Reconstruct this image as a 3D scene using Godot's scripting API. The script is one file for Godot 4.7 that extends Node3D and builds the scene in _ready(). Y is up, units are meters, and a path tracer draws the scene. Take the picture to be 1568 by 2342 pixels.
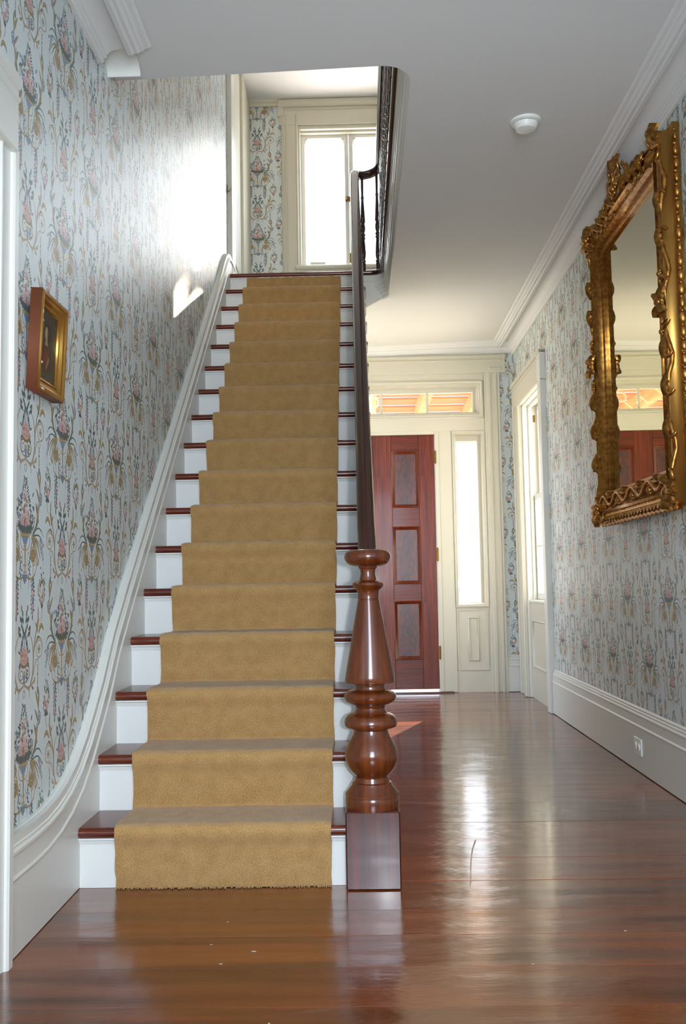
extends Node3D
# Victorian stair hall: runner on a straight flight, turned newel, panelled front door, gilt mirror, floral wallpaper.

const CEIL := 3.05
const RISE := 0.19
const GO := 0.23
const STEPS := 17
const PAPER_W := 0.665
const PAPER_H := 0.64

var mats = {}
var rng = RandomNumberGenerator.new()

# ------------------------------------------------------------------ mesh builder
class B:
	var v = PackedVector3Array()
	var n = PackedVector3Array()
	var u = PackedVector2Array()

	func tri(a: Vector3, b: Vector3, c: Vector3, na: Vector3, nb: Vector3, nc: Vector3) -> void:
		var g = (b - a).cross(c - a)
		if g.length_squared() < 1e-16:
			return
		if g.dot(na + nb + nc) > 0.0:   # counter-clockwise seen from outside: turn it clockwise
			v.append_array([a, c, b]); n.append_array([na, nc, nb])
		else:
			v.append_array([a, b, c]); n.append_array([na, nb, nc])

	func face(pts: Array, out: Vector3) -> void:
		var g: Vector3 = (pts[1] - pts[0]).cross(pts[2] - pts[0]).normalized()
		if g.dot(out) < 0.0:
			g = -g
		for k in range(1, pts.size() - 1):
			tri(pts[0], pts[k], pts[k + 1], g, g, g)

	func box(lo: Vector3, hi: Vector3, bev := 0.0) -> B:
		var c = (lo + hi) * 0.5
		var h = (hi - lo) * 0.5
		h = h.abs()
		bev = minf(bev, minf(h.x, minf(h.y, h.z)) * 0.9)
		for k in 3:
			var i = (k + 1) % 3
			var j = (k + 2) % 3
			for s in [-1.0, 1.0]:
				var o = Vector3.ZERO
				o[k] = s
				var pts = []
				for q in [[-1, -1], [1, -1], [1, 1], [-1, 1]]:
					var p = Vector3.ZERO
					p[k] = s * h[k]; p[i] = q[0] * (h[i] - bev); p[j] = q[1] * (h[j] - bev)
					pts.append(c + p)
				face(pts, o)
			if bev > 0.0:
				for si in [-1.0, 1.0]:
					for sj in [-1.0, 1.0]:
						var pts = []
						for q in [[-1, 0], [1, 0], [1, 1], [-1, 1]]:
							var p = Vector3.ZERO
							p[k] = q[0] * (h[k] - bev)
							p[i] = si * (h[i] - (bev if q[1] == 1 else 0.0))
							p[j] = sj * (h[j] - (0.0 if q[1] == 1 else bev))
							pts.append(c + p)
						var o = Vector3.ZERO
						o[i] = si; o[j] = sj
						face(pts, o)
		if bev > 0.0:
			for sx in [-1.0, 1.0]:
				for sy in [-1.0, 1.0]:
					for sz in [-1.0, 1.0]:
						var s = Vector3(sx, sy, sz)
						var pts = []
						for k in 3:
							var p = s * (h - Vector3.ONE * bev)
							p[k] = s[k] * h[k]
							pts.append(c + p)
						face(pts, s)
		return self

	# profile -> [[p0, p1, n0, n1], ...], normals smoothed where the bend is under the crease angle
	static func segs(pr: Array, closed: bool, crease := 0.75) -> Array:
		var m = pr.size()
		var cnt = m if closed else m - 1
		var ns = []
		for k in cnt:
			var d: Vector2 = (pr[(k + 1) % m] - pr[k]).normalized()
			ns.append(Vector2(d.y, -d.x))
		var out = []
		for k in cnt:
			var n0: Vector2 = ns[k]
			var n1: Vector2 = ns[k]
			if closed or k > 0:
				var q: Vector2 = ns[(k - 1 + cnt) % cnt]
				if q.dot(ns[k]) > cos(crease):
					n0 = (q + ns[k]).normalized()
			if closed or k < cnt - 1:
				var q: Vector2 = ns[(k + 1) % cnt]
				if q.dot(ns[k]) > cos(crease):
					n1 = (q + ns[k]).normalized()
			out.append([pr[k], pr[(k + 1) % m], n0, n1])
		return out

	# rings: Transform3D list; profile x,y go along basis.x, basis.y
	func sweep(rings: Array, pr: Array, closed := true, caps := true, crease := 0.75, loop := false) -> B:
		var sg = segs(pr, closed, crease)
		var cnt = rings.size() if loop else rings.size() - 1
		for r in cnt:
			var a: Transform3D = rings[r]
			var b: Transform3D = rings[(r + 1) % rings.size()]
			for s in sg:
				var p0: Vector2 = s[0]
				var p1: Vector2 = s[1]
				var m0: Vector2 = s[2]
				var m1: Vector2 = s[3]
				var a0 = a * Vector3(p0.x, p0.y, 0); var a1 = a * Vector3(p1.x, p1.y, 0)
				var b0 = b * Vector3(p0.x, p0.y, 0); var b1 = b * Vector3(p1.x, p1.y, 0)
				var na0 = (a.basis * Vector3(m0.x, m0.y, 0)).normalized(); var na1 = (a.basis * Vector3(m1.x, m1.y, 0)).normalized()
				var nb0 = (b.basis * Vector3(m0.x, m0.y, 0)).normalized(); var nb1 = (b.basis * Vector3(m1.x, m1.y, 0)).normalized()
				tri(a0, a1, b1, na0, na1, nb1)
				tri(a0, b1, b0, na0, nb1, nb0)
		if caps and closed and not loop:
			var idx = Geometry2D.triangulate_polygon(PackedVector2Array(pr))
			for e in [[rings[0], rings[1]], [rings[-1], rings[-2]]]:
				var t: Transform3D = e[0]
				var o: Vector3 = (t.origin - e[1].origin)
				for k in range(0, idx.size(), 3):
					var q = []
					for w in 3:
						var p: Vector2 = pr[idx[k + w]]
						q.append(t * Vector3(p.x, p.y, 0))
					face(q, o)
		return self

	func lathe(c: Vector3, pr: Array, sides := 48, crease := 0.6) -> B:
		# pr: (radius, height) from bottom to top
		var sg = segs(pr, false, crease)
		for k in sides:
			var t0 = TAU * k / sides
			var t1 = TAU * (k + 1) / sides
			var d0 = Vector3(cos(t0), 0, sin(t0))
			var d1 = Vector3(cos(t1), 0, sin(t1))
			for s in sg:
				var a0 = c + d0 * s[0].x + Vector3.UP * s[0].y; var a1 = c + d0 * s[1].x + Vector3.UP * s[1].y
				var b0 = c + d1 * s[0].x + Vector3.UP * s[0].y; var b1 = c + d1 * s[1].x + Vector3.UP * s[1].y
				var na0 = d0 * s[2].x + Vector3.UP * s[2].y; var na1 = d0 * s[3].x + Vector3.UP * s[3].y
				var nb0 = d1 * s[2].x + Vector3.UP * s[2].y; var nb1 = d1 * s[3].x + Vector3.UP * s[3].y
				tri(a0, a1, b1, na0, na1, nb1)
				tri(a0, b1, b0, na0, nb1, nb0)
		return self

	# closed 2D outline (x,y) laid along two axes and pushed along a third
	func extrude(pr: Array, o: Vector3, ax: Vector3, ay: Vector3, push: Vector3, crease := 0.5) -> B:
		var a = Transform3D(Basis(ax, ay, push.normalized()), o)
		var b = Transform3D(Basis(ax, ay, push.normalized()), o + push)
		var area = 0.0
		for k in pr.size():
			var p: Vector2 = pr[k]
			var q: Vector2 = pr[(k + 1) % pr.size()]
			area += p.x * q.y - q.x * p.y
		var w = pr.duplicate()
		if area < 0.0:
			w.reverse()
		return sweep([a, b], w, true, true, crease)

	func tube(path: Array, r0: float, r1: float, sides := 8, squash := 1.0) -> B:
		var rings = []
		var up = Vector3.UP
		for k in path.size():
			var d: Vector3 = (path[mini(k + 1, path.size() - 1)] - path[maxi(k - 1, 0)]).normalized()
			if absf(d.dot(up)) > 0.95:
				up = Vector3.RIGHT if absf(d.x) < 0.9 else Vector3.BACK
			var x = d.cross(up).normalized()
			var y = x.cross(d).normalized()
			up = y
			var r = lerpf(r0, r1, float(k) / (path.size() - 1))
			rings.append(Transform3D(Basis(x * r, y * r * squash, d), path[k]))
		var pr = []
		for k in sides:
			pr.append(Vector2(cos(TAU * k / sides), sin(TAU * k / sides)))
		return sweep(rings, pr, true, true, 1.3)

	func ball(c: Vector3, r: Vector3, rings := 6, sides := 10) -> B:
		for a in rings:
			for b in sides:
				var q = []
				for e in [[0, 0], [1, 0], [1, 1], [0, 1]]:
					var th: float = PI * (a + e[0]) / rings
					var ph: float = TAU * (b + e[1]) / sides
					q.append(Vector3(sin(th) * cos(ph), cos(th), sin(th) * sin(ph)))
				var nn = []
				for w in q:
					nn.append((w / r).normalized())
				tri(c + q[0] * r, c + q[1] * r, c + q[2] * r, nn[0], nn[1], nn[2])
				tri(c + q[0] * r, c + q[2] * r, c + q[3] * r, nn[0], nn[2], nn[3])
		return self

	# wallpaper coordinates: along x or z by the face's direction
	func paper(ox: float, oy: float, w: float, h: float) -> B:
		u.resize(v.size())
		for k in v.size():
			var a = v[k].x if absf(n[k].z) > 0.5 else -v[k].z
			u[k] = Vector2((a - ox) / w + 0.25, (oy - v[k].y) / h + 0.189)
		return self

	func mesh() -> ArrayMesh:
		var a = []
		a.resize(Mesh.ARRAY_MAX)
		a[Mesh.ARRAY_VERTEX] = v
		a[Mesh.ARRAY_NORMAL] = n
		if u.size() == v.size():
			a[Mesh.ARRAY_TEX_UV] = u
		var m = ArrayMesh.new()
		m.add_surface_from_arrays(Mesh.PRIMITIVE_TRIANGLES, a)
		return m

func obj(called: String, b: B, m: Material, parent: Node = null, at := Vector3.ZERO) -> MeshInstance3D:
	var o = MeshInstance3D.new()
	o.name = called
	o.mesh = b.mesh()
	o.material_override = m
	o.position = at
	(parent if parent else self).add_child(o, true)
	return o

func thing(called: String, at := Vector3.ZERO) -> Node3D:
	var o = Node3D.new()
	o.name = called
	o.position = at
	add_child(o, true)
	return o

func tag(o: Node, label: String, category: String, kind := "", group := "") -> Node:
	o.set_meta("label", label)
	o.set_meta("category", category)
	if kind: o.set_meta("kind", kind)
	if group: o.set_meta("group", group)
	return o

func V(x: float, y: float) -> Vector2:
	return Vector2(x, y)

func arc(c: Vector2, r: float, a0: float, a1: float, k: int) -> Array:
	var out = []
	for i in k + 1:
		var t = lerpf(a0, a1, float(i) / k)
		out.append(c + Vector2(cos(t), sin(t)) * r)
	return out

# ------------------------------------------------------------------ textures
func tex(im: Image) -> ImageTexture:
	return ImageTexture.create_from_image(im)

func noise(seed_: int, freq: float, oct := 4) -> FastNoiseLite:
	var f = FastNoiseLite.new()
	f.seed = seed_
	f.noise_type = FastNoiseLite.TYPE_SIMPLEX_SMOOTH
	f.frequency = freq
	f.fractal_octaves = oct
	return f

# grain runs along the picture's width; seamless down its height
func grain_image(w: int, h: int, seed_: int, cols: Array, along: float, across: float, patch: float, fine = 0.12) -> Image:
	var im = Image.create(w, h, false, Image.FORMAT_RGB8)
	var f1 = noise(seed_, 1.0, 4)
	var f2 = noise(seed_ + 7, 1.0, 3)
	var f3 = noise(seed_ + 13, 1.0, 2)
	var g = Gradient.new()
	g.offsets = PackedFloat32Array([0.0, 0.35, 0.6, 1.0])
	g.colors = PackedColorArray(cols)
	for y in h:
		var t = TAU * y / h
		var cy = cos(t)
		var sy = sin(t)
		for x in w:
			var xx = float(x) / w
			var a = f1.get_noise_3d(xx * along, cy * across, sy * across)
			var b = f2.get_noise_3d(xx * along * 0.6 + 40.0, cy * across * 0.22, sy * across * 0.22)
			var c = f3.get_noise_3d(xx * along * 5.0, cy * across * 5.0, sy * across * 5.0)
			var k = clampf(0.5 + a * 0.36 + b * patch + c * fine, 0.0, 1.0)
			im.set_pixel(x, y, g.sample(k))
	return im

func turned(im: Image) -> Image:
	var o = im.duplicate()
	o.rotate_90(CLOCKWISE)
	return o

# ---- wallpaper: one column is painted, its neighbour is the same half a repeat lower
var wp: Image
const WW := 512
const WH := 980

func wp_dot(x: float, y: float, r: float, c: Color, a := 1.0) -> void:
	var x0 = int(floor(x - r)); var x1 = int(ceil(x + r))
	var y0 = int(floor(y - r)); var y1 = int(ceil(y + r))
	for j in range(y0, y1 + 1):
		for i in range(x0, x1 + 1):
			var d = sqrt((i - x) * (i - x) + (j - y) * (j - y))
			var k = clampf(r + 0.5 - d, 0.0, 1.0) * a
			if k <= 0.0:
				continue
			var px = i + WW / 2
			var py = j
			if px < 0:
				px += WW; py += WH / 2
			elif px >= WW:
				px -= WW; py += WH / 2
			py = posmod(py, WH)
			px = clampi(px, 0, WW - 1)
			wp.set_pixel(px, py, wp.get_pixel(px, py).lerp(c, k))

func wp_line(pts: Array, w0: float, w1: float, c: Color, belly := false) -> void:
	var total = 0.0
	for k in pts.size() - 1:
		total += pts[k].distance_to(pts[k + 1])
	var run = 0.0
	for k in pts.size() - 1:
		var d: float = pts[k].distance_to(pts[k + 1])
		var m = maxi(1, int(d / 1.6))
		for i in m:
			var f = float(i) / m
			var p: Vector2 = pts[k].lerp(pts[k + 1], f)
			var t = (run + d * f) / maxf(total, 0.01)
			var w = lerpf(w0, w1, t)
			if belly:
				w = w0 * sin(PI * clampf(t * 0.92 + 0.06, 0.0, 1.0)) + 0.8
			wp_dot(p.x, p.y, w * 0.5, c)
		run += d

func bez(a: Vector2, b: Vector2, c: Vector2, m := 14) -> Array:
	var out = []
	for i in m + 1:
		var t = float(i) / m
		out.append(a.lerp(b, t).lerp(b.lerp(c, t), t))
	return out

func wp_leaf(x: float, y: float, ang: float, l: float, w: float, c: Color, bend := 0.25) -> void:
	var d = Vector2(cos(ang), sin(ang))
	var p = Vector2(x, y)
	var q = p + d * l
	wp_line(bez(p, p + d * l * 0.5 + Vector2(-d.y, d.x) * l * bend, q, 8), w, w, c, true)

func wp_spiral(cx: float, cy: float, r0: float, r1: float, a0: float, turns: float, w: float, c: Color) -> void:
	var pts = []
	for i in 40:
		var t = i / 39.0
		var r = lerpf(r0, r1, t)
		var a = a0 + turns * TAU * t
		pts.append(Vector2(cx + cos(a) * r, cy + sin(a) * r))
	wp_line(pts, w, w * 0.6, c)

func wp_rose(x: float, y: float, r: float, c: Color) -> void:
	r *= rng.randf_range(0.66, 0.92)
	x += rng.randf_range(-3.0, 3.0)
	c = c.lerp([Color8(226, 190, 176), Color8(176, 110, 106), c, c][rng.randi() % 4], 0.45)
	wp_dot(x, y + 1, r + 1.5, c.darkened(0.25))
	wp_dot(x, y, r, c)
	for k in 5:
		var a = TAU * k / 5 + x
		wp_dot(x + cos(a) * r * 0.55, y + sin(a) * r * 0.55, r * 0.42, c.lightened(0.22 if k % 2 else 0.1), 0.8)
	wp_line(arc(Vector2(x, y), r * 0.55, 0.5, 4.2, 8), 2.0, 1.5, c.darkened(0.3))
	wp_dot(x, y, r * 0.28, c.darkened(0.22))
	wp_dot(x - r * 0.2, y - r * 0.3, r * 0.22, c.lightened(0.45), 0.8)

func wallpaper() -> Image:
	wp = Image.create(WW, WH, false, Image.FORMAT_RGB8)
	var ground = Color8(208, 216, 214)
	wp.fill(ground)
	var tn = Color8(160, 134, 106)
	var tn2 = Color8(122, 96, 74)
	var gold = Color8(164, 138, 86)
	var olive = Color8(114, 114, 78)
	var dark = Color8(62, 78, 76)
	var green = Color8(86, 104, 94)
	var pink = Color8(208, 158, 154)
	var coral = Color8(178, 112, 98)
	var blue = Color8(102, 126, 156)
	var blue2 = Color8(132, 154, 178)
	var mauve = Color8(150, 128, 146)
	var fade = 0.16
	tn = tn.lerp(ground, fade); tn2 = tn2.lerp(ground, fade); gold = gold.lerp(ground, fade); olive = olive.lerp(ground, fade); dark = dark.lerp(ground, fade)
	green = green.lerp(ground, fade); pink = pink.lerp(ground, fade); coral = coral.lerp(ground, fade); blue = blue.lerp(ground, fade); mauve = mauve.lerp(ground, fade)
	rng.seed = 71
	for s in [-1.0, 1.0]:
		var L = func(x, y): return Vector2(s * x, y)
		# ---- wheat stalk climbing between the columns, out of the plume
		wp_line(bez(L.call(96, 270), L.call(196, 170), L.call(184, 0), 24), 9, 5, olive)
		wp_line(bez(L.call(98, 268), L.call(204, 172), L.call(190, 0), 24), 3, 2, dark)
		for q in [[186, 60, -2.05, 96, 20, 0], [182, 120, -2.2, 84, 18, 1], [190, 30, -1.75, 74, 14, 2], [168, 205, -2.0, 96, 20, 3], [150, 225, -1.5, 110, 22, 0], [130, 245, -1.25, 90, 18, 2], [188, 130, -1.1, 60, 14, 1]]:
			wp_leaf(s * q[0], q[1], q[2] if s > 0 else PI - q[2], q[3], q[4], [gold, tn, olive, green][q[5]], 0.12 * s)
			wp_leaf(s * q[0], q[1], q[2] if s > 0 else PI - q[2], q[3] * 0.9, 4, tn2, 0.12 * s)
		for k in 9:
			wp_dot(s * (196 + 9 * sin(k * 2.1)), 70 + k * 7, 6.5, blue if k % 2 else blue2)
		# ---- plume: dark arching blades, olive and blue drooping ones
		for q in [[168, 190, 236, 268, 0], [150, 205, 214, 242, 1], [130, 215, 176, 196, 0], [104, 220, 122, 178, 1], [190, 236, 240, 310, 0]]:
			wp_line(bez(L.call(94, 276), L.call(q[0], q[1]), L.call(q[2], q[3]), 14), 10, 3, dark if q[4] == 0 else green)
		for q in [[150, 276, 196, 366, 0], [132, 286, 170, 380, 1], [116, 300, 142, 372, 2], [170, 270, 214, 350, 1], [104, 300, 118, 352, 0]]:
			wp_line(bez(L.call(94, 278), L.call(q[0], q[1]), L.call(q[2], q[3]), 14), 17, 4, [olive, gold, tn][q[4]])
			wp_line(bez(L.call(96, 282), L.call(q[0] + 3, q[1] + 3), L.call(q[2] + 2, q[3]), 14), 3, 2, tn2)
		for k in 16:
			wp_dot(s * (196 + k * 2.6 + 8 * sin(k * 2.4)), 276 + k * 6.4, 8.0 - k * 0.22, [blue, blue2, blue, mauve][k % 4])
		wp_line(bez(L.call(232, 360), L.call(236, 400), L.call(226, 440), 8), 3, 2, blue)
		wp_leaf(s * 226, 296, 0.5 if s > 0 else PI - 0.5, 26, 14, tn, 0.2)
		wp_dot(s * 94, 278, 15, olive); wp_dot(s * 94, 276, 7, gold)
		# ---- big gold scroll under the plume
		wp_line(bez(L.call(92, 290), L.call(60, 330), L.call(66, 372), 10), 10, 7, tn)
		wp_spiral(s * 100, 354, 46, 30, PI / 2 if s > 0 else PI / 2, s * -0.95, 8, tn)
		for k in 5:
			wp_line(arc(V(s * 100, 356), 6.0 + k * 6, 0.0, TAU, 18), 7, 7, gold if k % 2 == 0 else tn2)
		wp_line(bez(L.call(100, 392), L.call(104, 420), L.call(98, 446), 8), 7, 5, tn)
		wp_line(bez(L.call(142, 330), L.call(164, 380), L.call(130, 432), 12), 7, 6, tn)
		wp_leaf(s * 150, 400, -1.0 if s > 0 else PI + 1.0, 44, 18, tn, 0.3 * s)
		# ---- strap and vines beside the stem
		wp_line(bez(L.call(20, 470), L.call(26, 330), L.call(44, 342), 12), 5, 5, tn)
		wp_line(bez(L.call(44, 342), L.call(62, 350), L.call(60, 430), 12), 5, 4, tn)
		for k in 11:
			wp_leaf(s * (54 + 7 * sin(k * 1.9)), 362 + k * 9, 1.2 + (0.9 if k % 2 else -0.6), 18, 9, [dark, blue, dark][k % 3], 0.1)
		# ---- lower bracket with tails
		wp_line(bez(L.call(28, 452), L.call(84, 470), L.call(132, 432), 14), 10, 7, gold)
		wp_line(bez(L.call(28, 456), L.call(84, 474), L.call(132, 436), 14), 3, 3, tn2)
		wp_line(bez(L.call(40, 456), L.call(58, 480), L.call(44, 506), 8), 6, 3, tn2)
		# ---- garland
		for k in 34:
			wp_leaf(s * (99 + 9 * sin(k * 1.7)), 452 + k * 4.6, PI / 2 + (1.1 if k % 2 else -1.1), 20, 11, [dark, blue, dark, mauve, green, blue][k % 6], 0.1)
		wp_rose(s * 99, 522, 16, pink); wp_rose(s * 102, 580, 18, pink.darkened(0.05)); wp_rose(s * 96, 602, 13, coral.lightened(0.15))
		wp_leaf(s * 99, 612, PI / 2, 30, 12, dark, 0.1)
		# ---- wreath hanging between the columns
		for k in 14:
			var row = int(sqrt(k * 1.0))
			wp_leaf(s * (222 + (k % 5 - 2) * 13), 404 + row * 22 + (k % 3) * 5, 1.3 + (k % 3 - 1) * 0.7, 17, 8, dark if k % 2 else green, 0.1)
		wp_spiral(s * 214, 506, 46, 28, 2.6, s * 0.75, 10, gold)
		wp_spiral(s * 230, 500, 40, 24, -0.5, s * -0.6, 7, olive)
		for k in 12:
			var a2 = TAU * k / 12
			wp_leaf(s * (222 + cos(a2) * 36), 520 + sin(a2) * 46, a2 + 1.4, 22, 10, [dark, green, mauve, dark][k % 4], 0.2)
		wp_rose(s * 206, 546, 17, pink); wp_rose(s * 232, 536, 16, pink.darkened(0.06)); wp_rose(s * 218, 566, 15, coral); wp_rose(s * 240, 512, 12, pink)
		for k in 6:
			wp_leaf(s * (210 + k * 5), 572, 1.0 + k * 0.2, 24, 10, dark, 0.1)
		wp_line(bez(L.call(226, 590), L.call(232, 620), L.call(206, 650), 8), 5, 3, tn2)
		# ---- great S stems that frame the basket
		wp_line(bez(L.call(64, 936), L.call(128, 880), L.call(110, 778), 18), 13, 12, tn)
		wp_line(bez(L.call(110, 778), L.call(100, 716), L.call(56, 700), 14), 11, 4, tn)
		wp_line(bez(L.call(66, 934), L.call(134, 878), L.call(115, 770), 18), 3, 3, tn2)
		wp_line(bez(L.call(114, 830), L.call(116, 740), L.call(158, 676), 16), 12, 8, tn)
		wp_line(bez(L.call(118, 832), L.call(121, 742), L.call(162, 678), 16), 3, 3, tn2)
		wp_leaf(s * 160, 690, -1.15 if s > 0 else PI + 1.15, 62, 24, gold, -0.2 * s)
		wp_leaf(s * 172, 650, -1.62 if s > 0 else PI + 1.62, 70, 15, tn, 0.1 * s)
		wp_leaf(s * 168, 700, -2.2 if s > 0 else PI + 2.2, 60, 12, tn2, 0.2 * s)
		wp_line(bez(L.call(182, 700), L.call(214, 640), L.call(250, 694), 12), 22, 14, gold, true)
		wp_line(bez(L.call(184, 700), L.call(216, 650), L.call(248, 692), 12), 4, 3, tn2)
		# ---- ringed rosette
		wp_line(bez(L.call(112, 800), L.call(140, 730), L.call(176, 722), 12), 10, 8, tn)
		wp_spiral(s * 188, 768, 47, 34, -PI / 2, s * 1.25, 7, tn)
		wp_line(bez(L.call(150, 744), L.call(172, 700), L.call(200, 728), 8), 12, 5, tn2, true)
		wp_dot(s * 188, 772, 9, olive)
		for k in 8:
			wp_dot(s * 188 + cos(k * 0.785) * 15, 772 + sin(k * 0.785) * 16, 4.6, gold if k % 2 else olive)
		# ---- drop of beads
		wp_line(bez(L.call(118, 880), L.call(134, 812), L.call(168, 816), 12), 8, 6, tn)
		wp_spiral(s * 168, 832, 17, 9, -PI / 2, s * 0.95, 5, tn)
		wp_line([L.call(172, 842), L.call(170, 940)], 2.5, 2.5, tn2)
		for k in 10:
			wp_dot(s * 171 + (k % 2), 852 + k * 10, 4.6 if k % 3 else 6.2, dark if k % 2 else mauve)
		wp_leaf(s * 170, 946, PI / 2, 26, 12, dark, 0.0)
		# ---- feet of the lyre
		wp_line(bez(L.call(10, 918), L.call(70, 946), L.call(122, 906), 14), 11, 7, tn)
		wp_leaf(s * 112, 918, -0.9 if s > 0 else PI + 0.9, 36, 17, gold, 0.3 * s)
		wp_leaf(s * 96, 926, 0.5 if s > 0 else PI - 0.5, 30, 12, tn2, 0.3 * s)
		wp_line(bez(L.call(34, 930), L.call(74, 940), L.call(66, 974), 10), 8, 4, tn)
		wp_line(bez(L.call(4, 940), L.call(24, 950), L.call(2, 972), 10), 5, 4, tn2)
	# ---- bouquet
	for s in [-1.0, 1.0]:
		for k in 10:
			wp_leaf(s * (5 + k * 4.0), 30 + k * 12, -PI / 2 + s * (0.8 + 0.05 * k), 20 + k, 9, [dark, green, mauve][k % 3], 0.1)
		for k in 20:
			wp_leaf(s * (26 + rng.randf() * 74), 168 + rng.randf_range(-74, 90), (0.0 if s > 0 else PI) + s * rng.randf_range(-1.2, 1.3), 26, 11, [dark, green, dark, olive, mauve][k % 5], 0.15)
		for k in 7:
			var q = V(s * (62 + rng.randf() * 52), 150 + rng.randf_range(-30, 66))
			for w in 4:
				wp_dot(q.x + cos(w * 1.6) * 6, q.y + sin(w * 1.6) * 6, 4.6, (blue if k % 2 else blue2) if s < 0 else (mauve if k % 2 else dark))
		wp_line(bez(V(s * 34, 220), V(s * 80, 190), V(s * 104, 140), 8), 3, 2, green)
		for k in 5:
			wp_leaf(s * (10 + k * 11), 232 - k * 3, PI / 2 - s * (0.15 + 0.25 * k), 44, 20, dark, 0.1)
	for k in 8:
		wp_leaf((k % 2) * 8 - 4, 26 + k * 13, -PI / 2 + (k % 3 - 1) * 0.9, 24, 10, [dark, green][k % 2], 0.1)
	for q in [[-4, 74, 12], [8, 92, 13], [-12, 108, 17], [16, 122, 16], [0, 142, 20], [-34, 160, 15], [34, 166, 16], [-28, 186, 27], [27, 190, 28], [0, 214, 22], [-44, 212, 17], [46, 214, 17], [-24, 216, 17]]:
		wp_rose(q[0], q[1], q[2], [pink, pink.darkened(0.06), pink.lightened(0.2)][(int(q[0]) + 90) % 3])
	for k in 16:
		var q = V(rng.randf_range(-44, 44), rng.randf_range(120, 226))
		wp_leaf(q.x, q.y, rng.randf() * TAU, 20, 10, [dark, green, olive][k % 3], 0.15)
	for q in [[-24, 190, 22], [24, 194, 23], [2, 160, 17]]:
		wp_rose(q[0], q[1], q[2], pink)
	wp_leaf(-4, 226, PI / 2 + 0.25, 46, 24, dark, 0.1)
	wp_leaf(18, 230, PI / 2 - 0.5, 40, 20, dark, 0.1)
	wp_dot(2, 256, 13, dark); wp_dot(8, 260, 9, coral.darkened(0.25)); wp_dot(-12, 262, 8, tn2)
	# ---- vase and its stem
	wp_line([V(-52, 268), V(52, 268)], 10, 10, gold)
	wp_line([V(-44, 276), V(44, 276)], 4, 4, tn2)
	for k in 30:
		wp_line([V(-38 + k * 0.8, 280 + k), V(38 - k * 0.8, 280 + k)], 3, 3, blue)
	wp_line([V(-22, 284), V(-10, 306)], 5, 3, blue2)
	for s in [-1.0, 1.0]:
		wp_line(bez(V(s * 50, 272), V(s * 72, 320), V(s * 14, 336), 12), 5, 4, tn2)
	wp_line([V(0, 312), V(0, 440)], 17, 10, tn)
	wp_line([V(4, 312), V(3, 440)], 5, 4, tn2)
	for y in [318, 332, 400, 430]:
		wp_line([V(-14, y), V(14, y)], 8, 8, gold)
	for k in 20:
		wp_line([V(-36 + k * 1.8, 442 + k * 2.1), V(36 - k * 1.8, 442 + k * 2.1)], 3.4, 3.4, blue if k % 5 else dark)
	# ---- V sprigs over the basket
	for s in [-1.0, 1.0]:
		for q in [[20, 622, 0.25], [36, 600, 0.1], [14, 650, 0.4], [30, 652, 0.3], [44, 646, 0.35], [22, 676, 0.7], [48, 682, 0.9], [58, 706, 0.5], [40, 712, 0.6], [64, 690, 0.3], [10, 694, 0.6]]:
			wp_leaf(s * q[0], q[1], -PI / 2 + s * q[2], 30, 13, dark if int(q[1]) % 3 else tn2, 0.1)
		wp_line(bez(V(s * 2, 716), V(s * 8, 670), V(s * 36, 610), 8), 3, 2, dark)
	# ---- basket of roses
	for k in 9:
		for s in [-1.0, 1.0]:
			wp_leaf(s * (3 + k * 3.6), 702 + k * 9, -PI / 2 + s * (0.5 + k * 0.12), 24, 11, [dark, blue, green, mauve, dark][k % 5], 0.1)
	wp_line([V(0, 690), V(0, 770)], 5, 6, dark)
	for q in [[-8, 756, 14], [10, 764, 15], [-26, 784, 20], [2, 782, 18], [28, 786, 20], [-44, 806, 14], [44, 808, 14], [-16, 808, 20], [16, 810, 20]]:
		wp_rose(q[0], q[1], q[2], coral if int(q[2]) % 2 else coral.lightened(0.2))
	for s in [-1.0, 1.0]:
		wp_leaf(s * 46, 816, 1.0 if s > 0 else PI - 1.0, 30, 12, dark, 0.1)
		wp_leaf(s * 50, 780, -0.5 if s > 0 else PI + 0.5, 26, 11, green, 0.1)
		wp_spiral(s * 36, 866, 32, 8, -PI / 2, s * 1.5, 7, tn2)
		wp_line(bez(V(s * 4, 905), V(s * 66, 905), V(s * 68, 860), 12), 7, 5, tn)
		wp_leaf(s * 8, 846, -PI / 2 + s * 0.9, 34, 14, gold, 0.1)
	wp_line(bez(V(-46, 822), V(0, 850), V(46, 822), 12), 12, 12, tn2)
	wp_line(bez(V(-40, 818), V(0, 842), V(40, 818), 12), 4, 4, gold)
	wp_dot(0, 884, 15, blue); wp_dot(0, 862, 10, gold); wp_dot(0, 904, 11, olive)
	for k in 6:
		wp_leaf(30 + 4 * (k % 2), 850 + k * 8, 0.6 + (k % 2) * 1.4, 18, 8, dark, 0.1)
	wp_line([V(0, 908), V(0, 940)], 6, 4, mauve)
	var full = Image.create(WW * 2, WH, false, Image.FORMAT_RGB8)
	full.blit_rect(wp, Rect2i(0, 0, WW, WH), Vector2i.ZERO)
	full.blit_rect(wp, Rect2i(0, 0, WW, WH / 2), Vector2i(WW, WH / 2))
	full.blit_rect(wp, Rect2i(0, WH / 2, WW, WH / 2), Vector2i(WW, 0))
	return full

func std(c: Color, rough: float, metal := 0.0) -> StandardMaterial3D:
	var m = StandardMaterial3D.new()
	m.albedo_color = c
	m.roughness = rough
	m.metallic = metal
	return m

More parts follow.
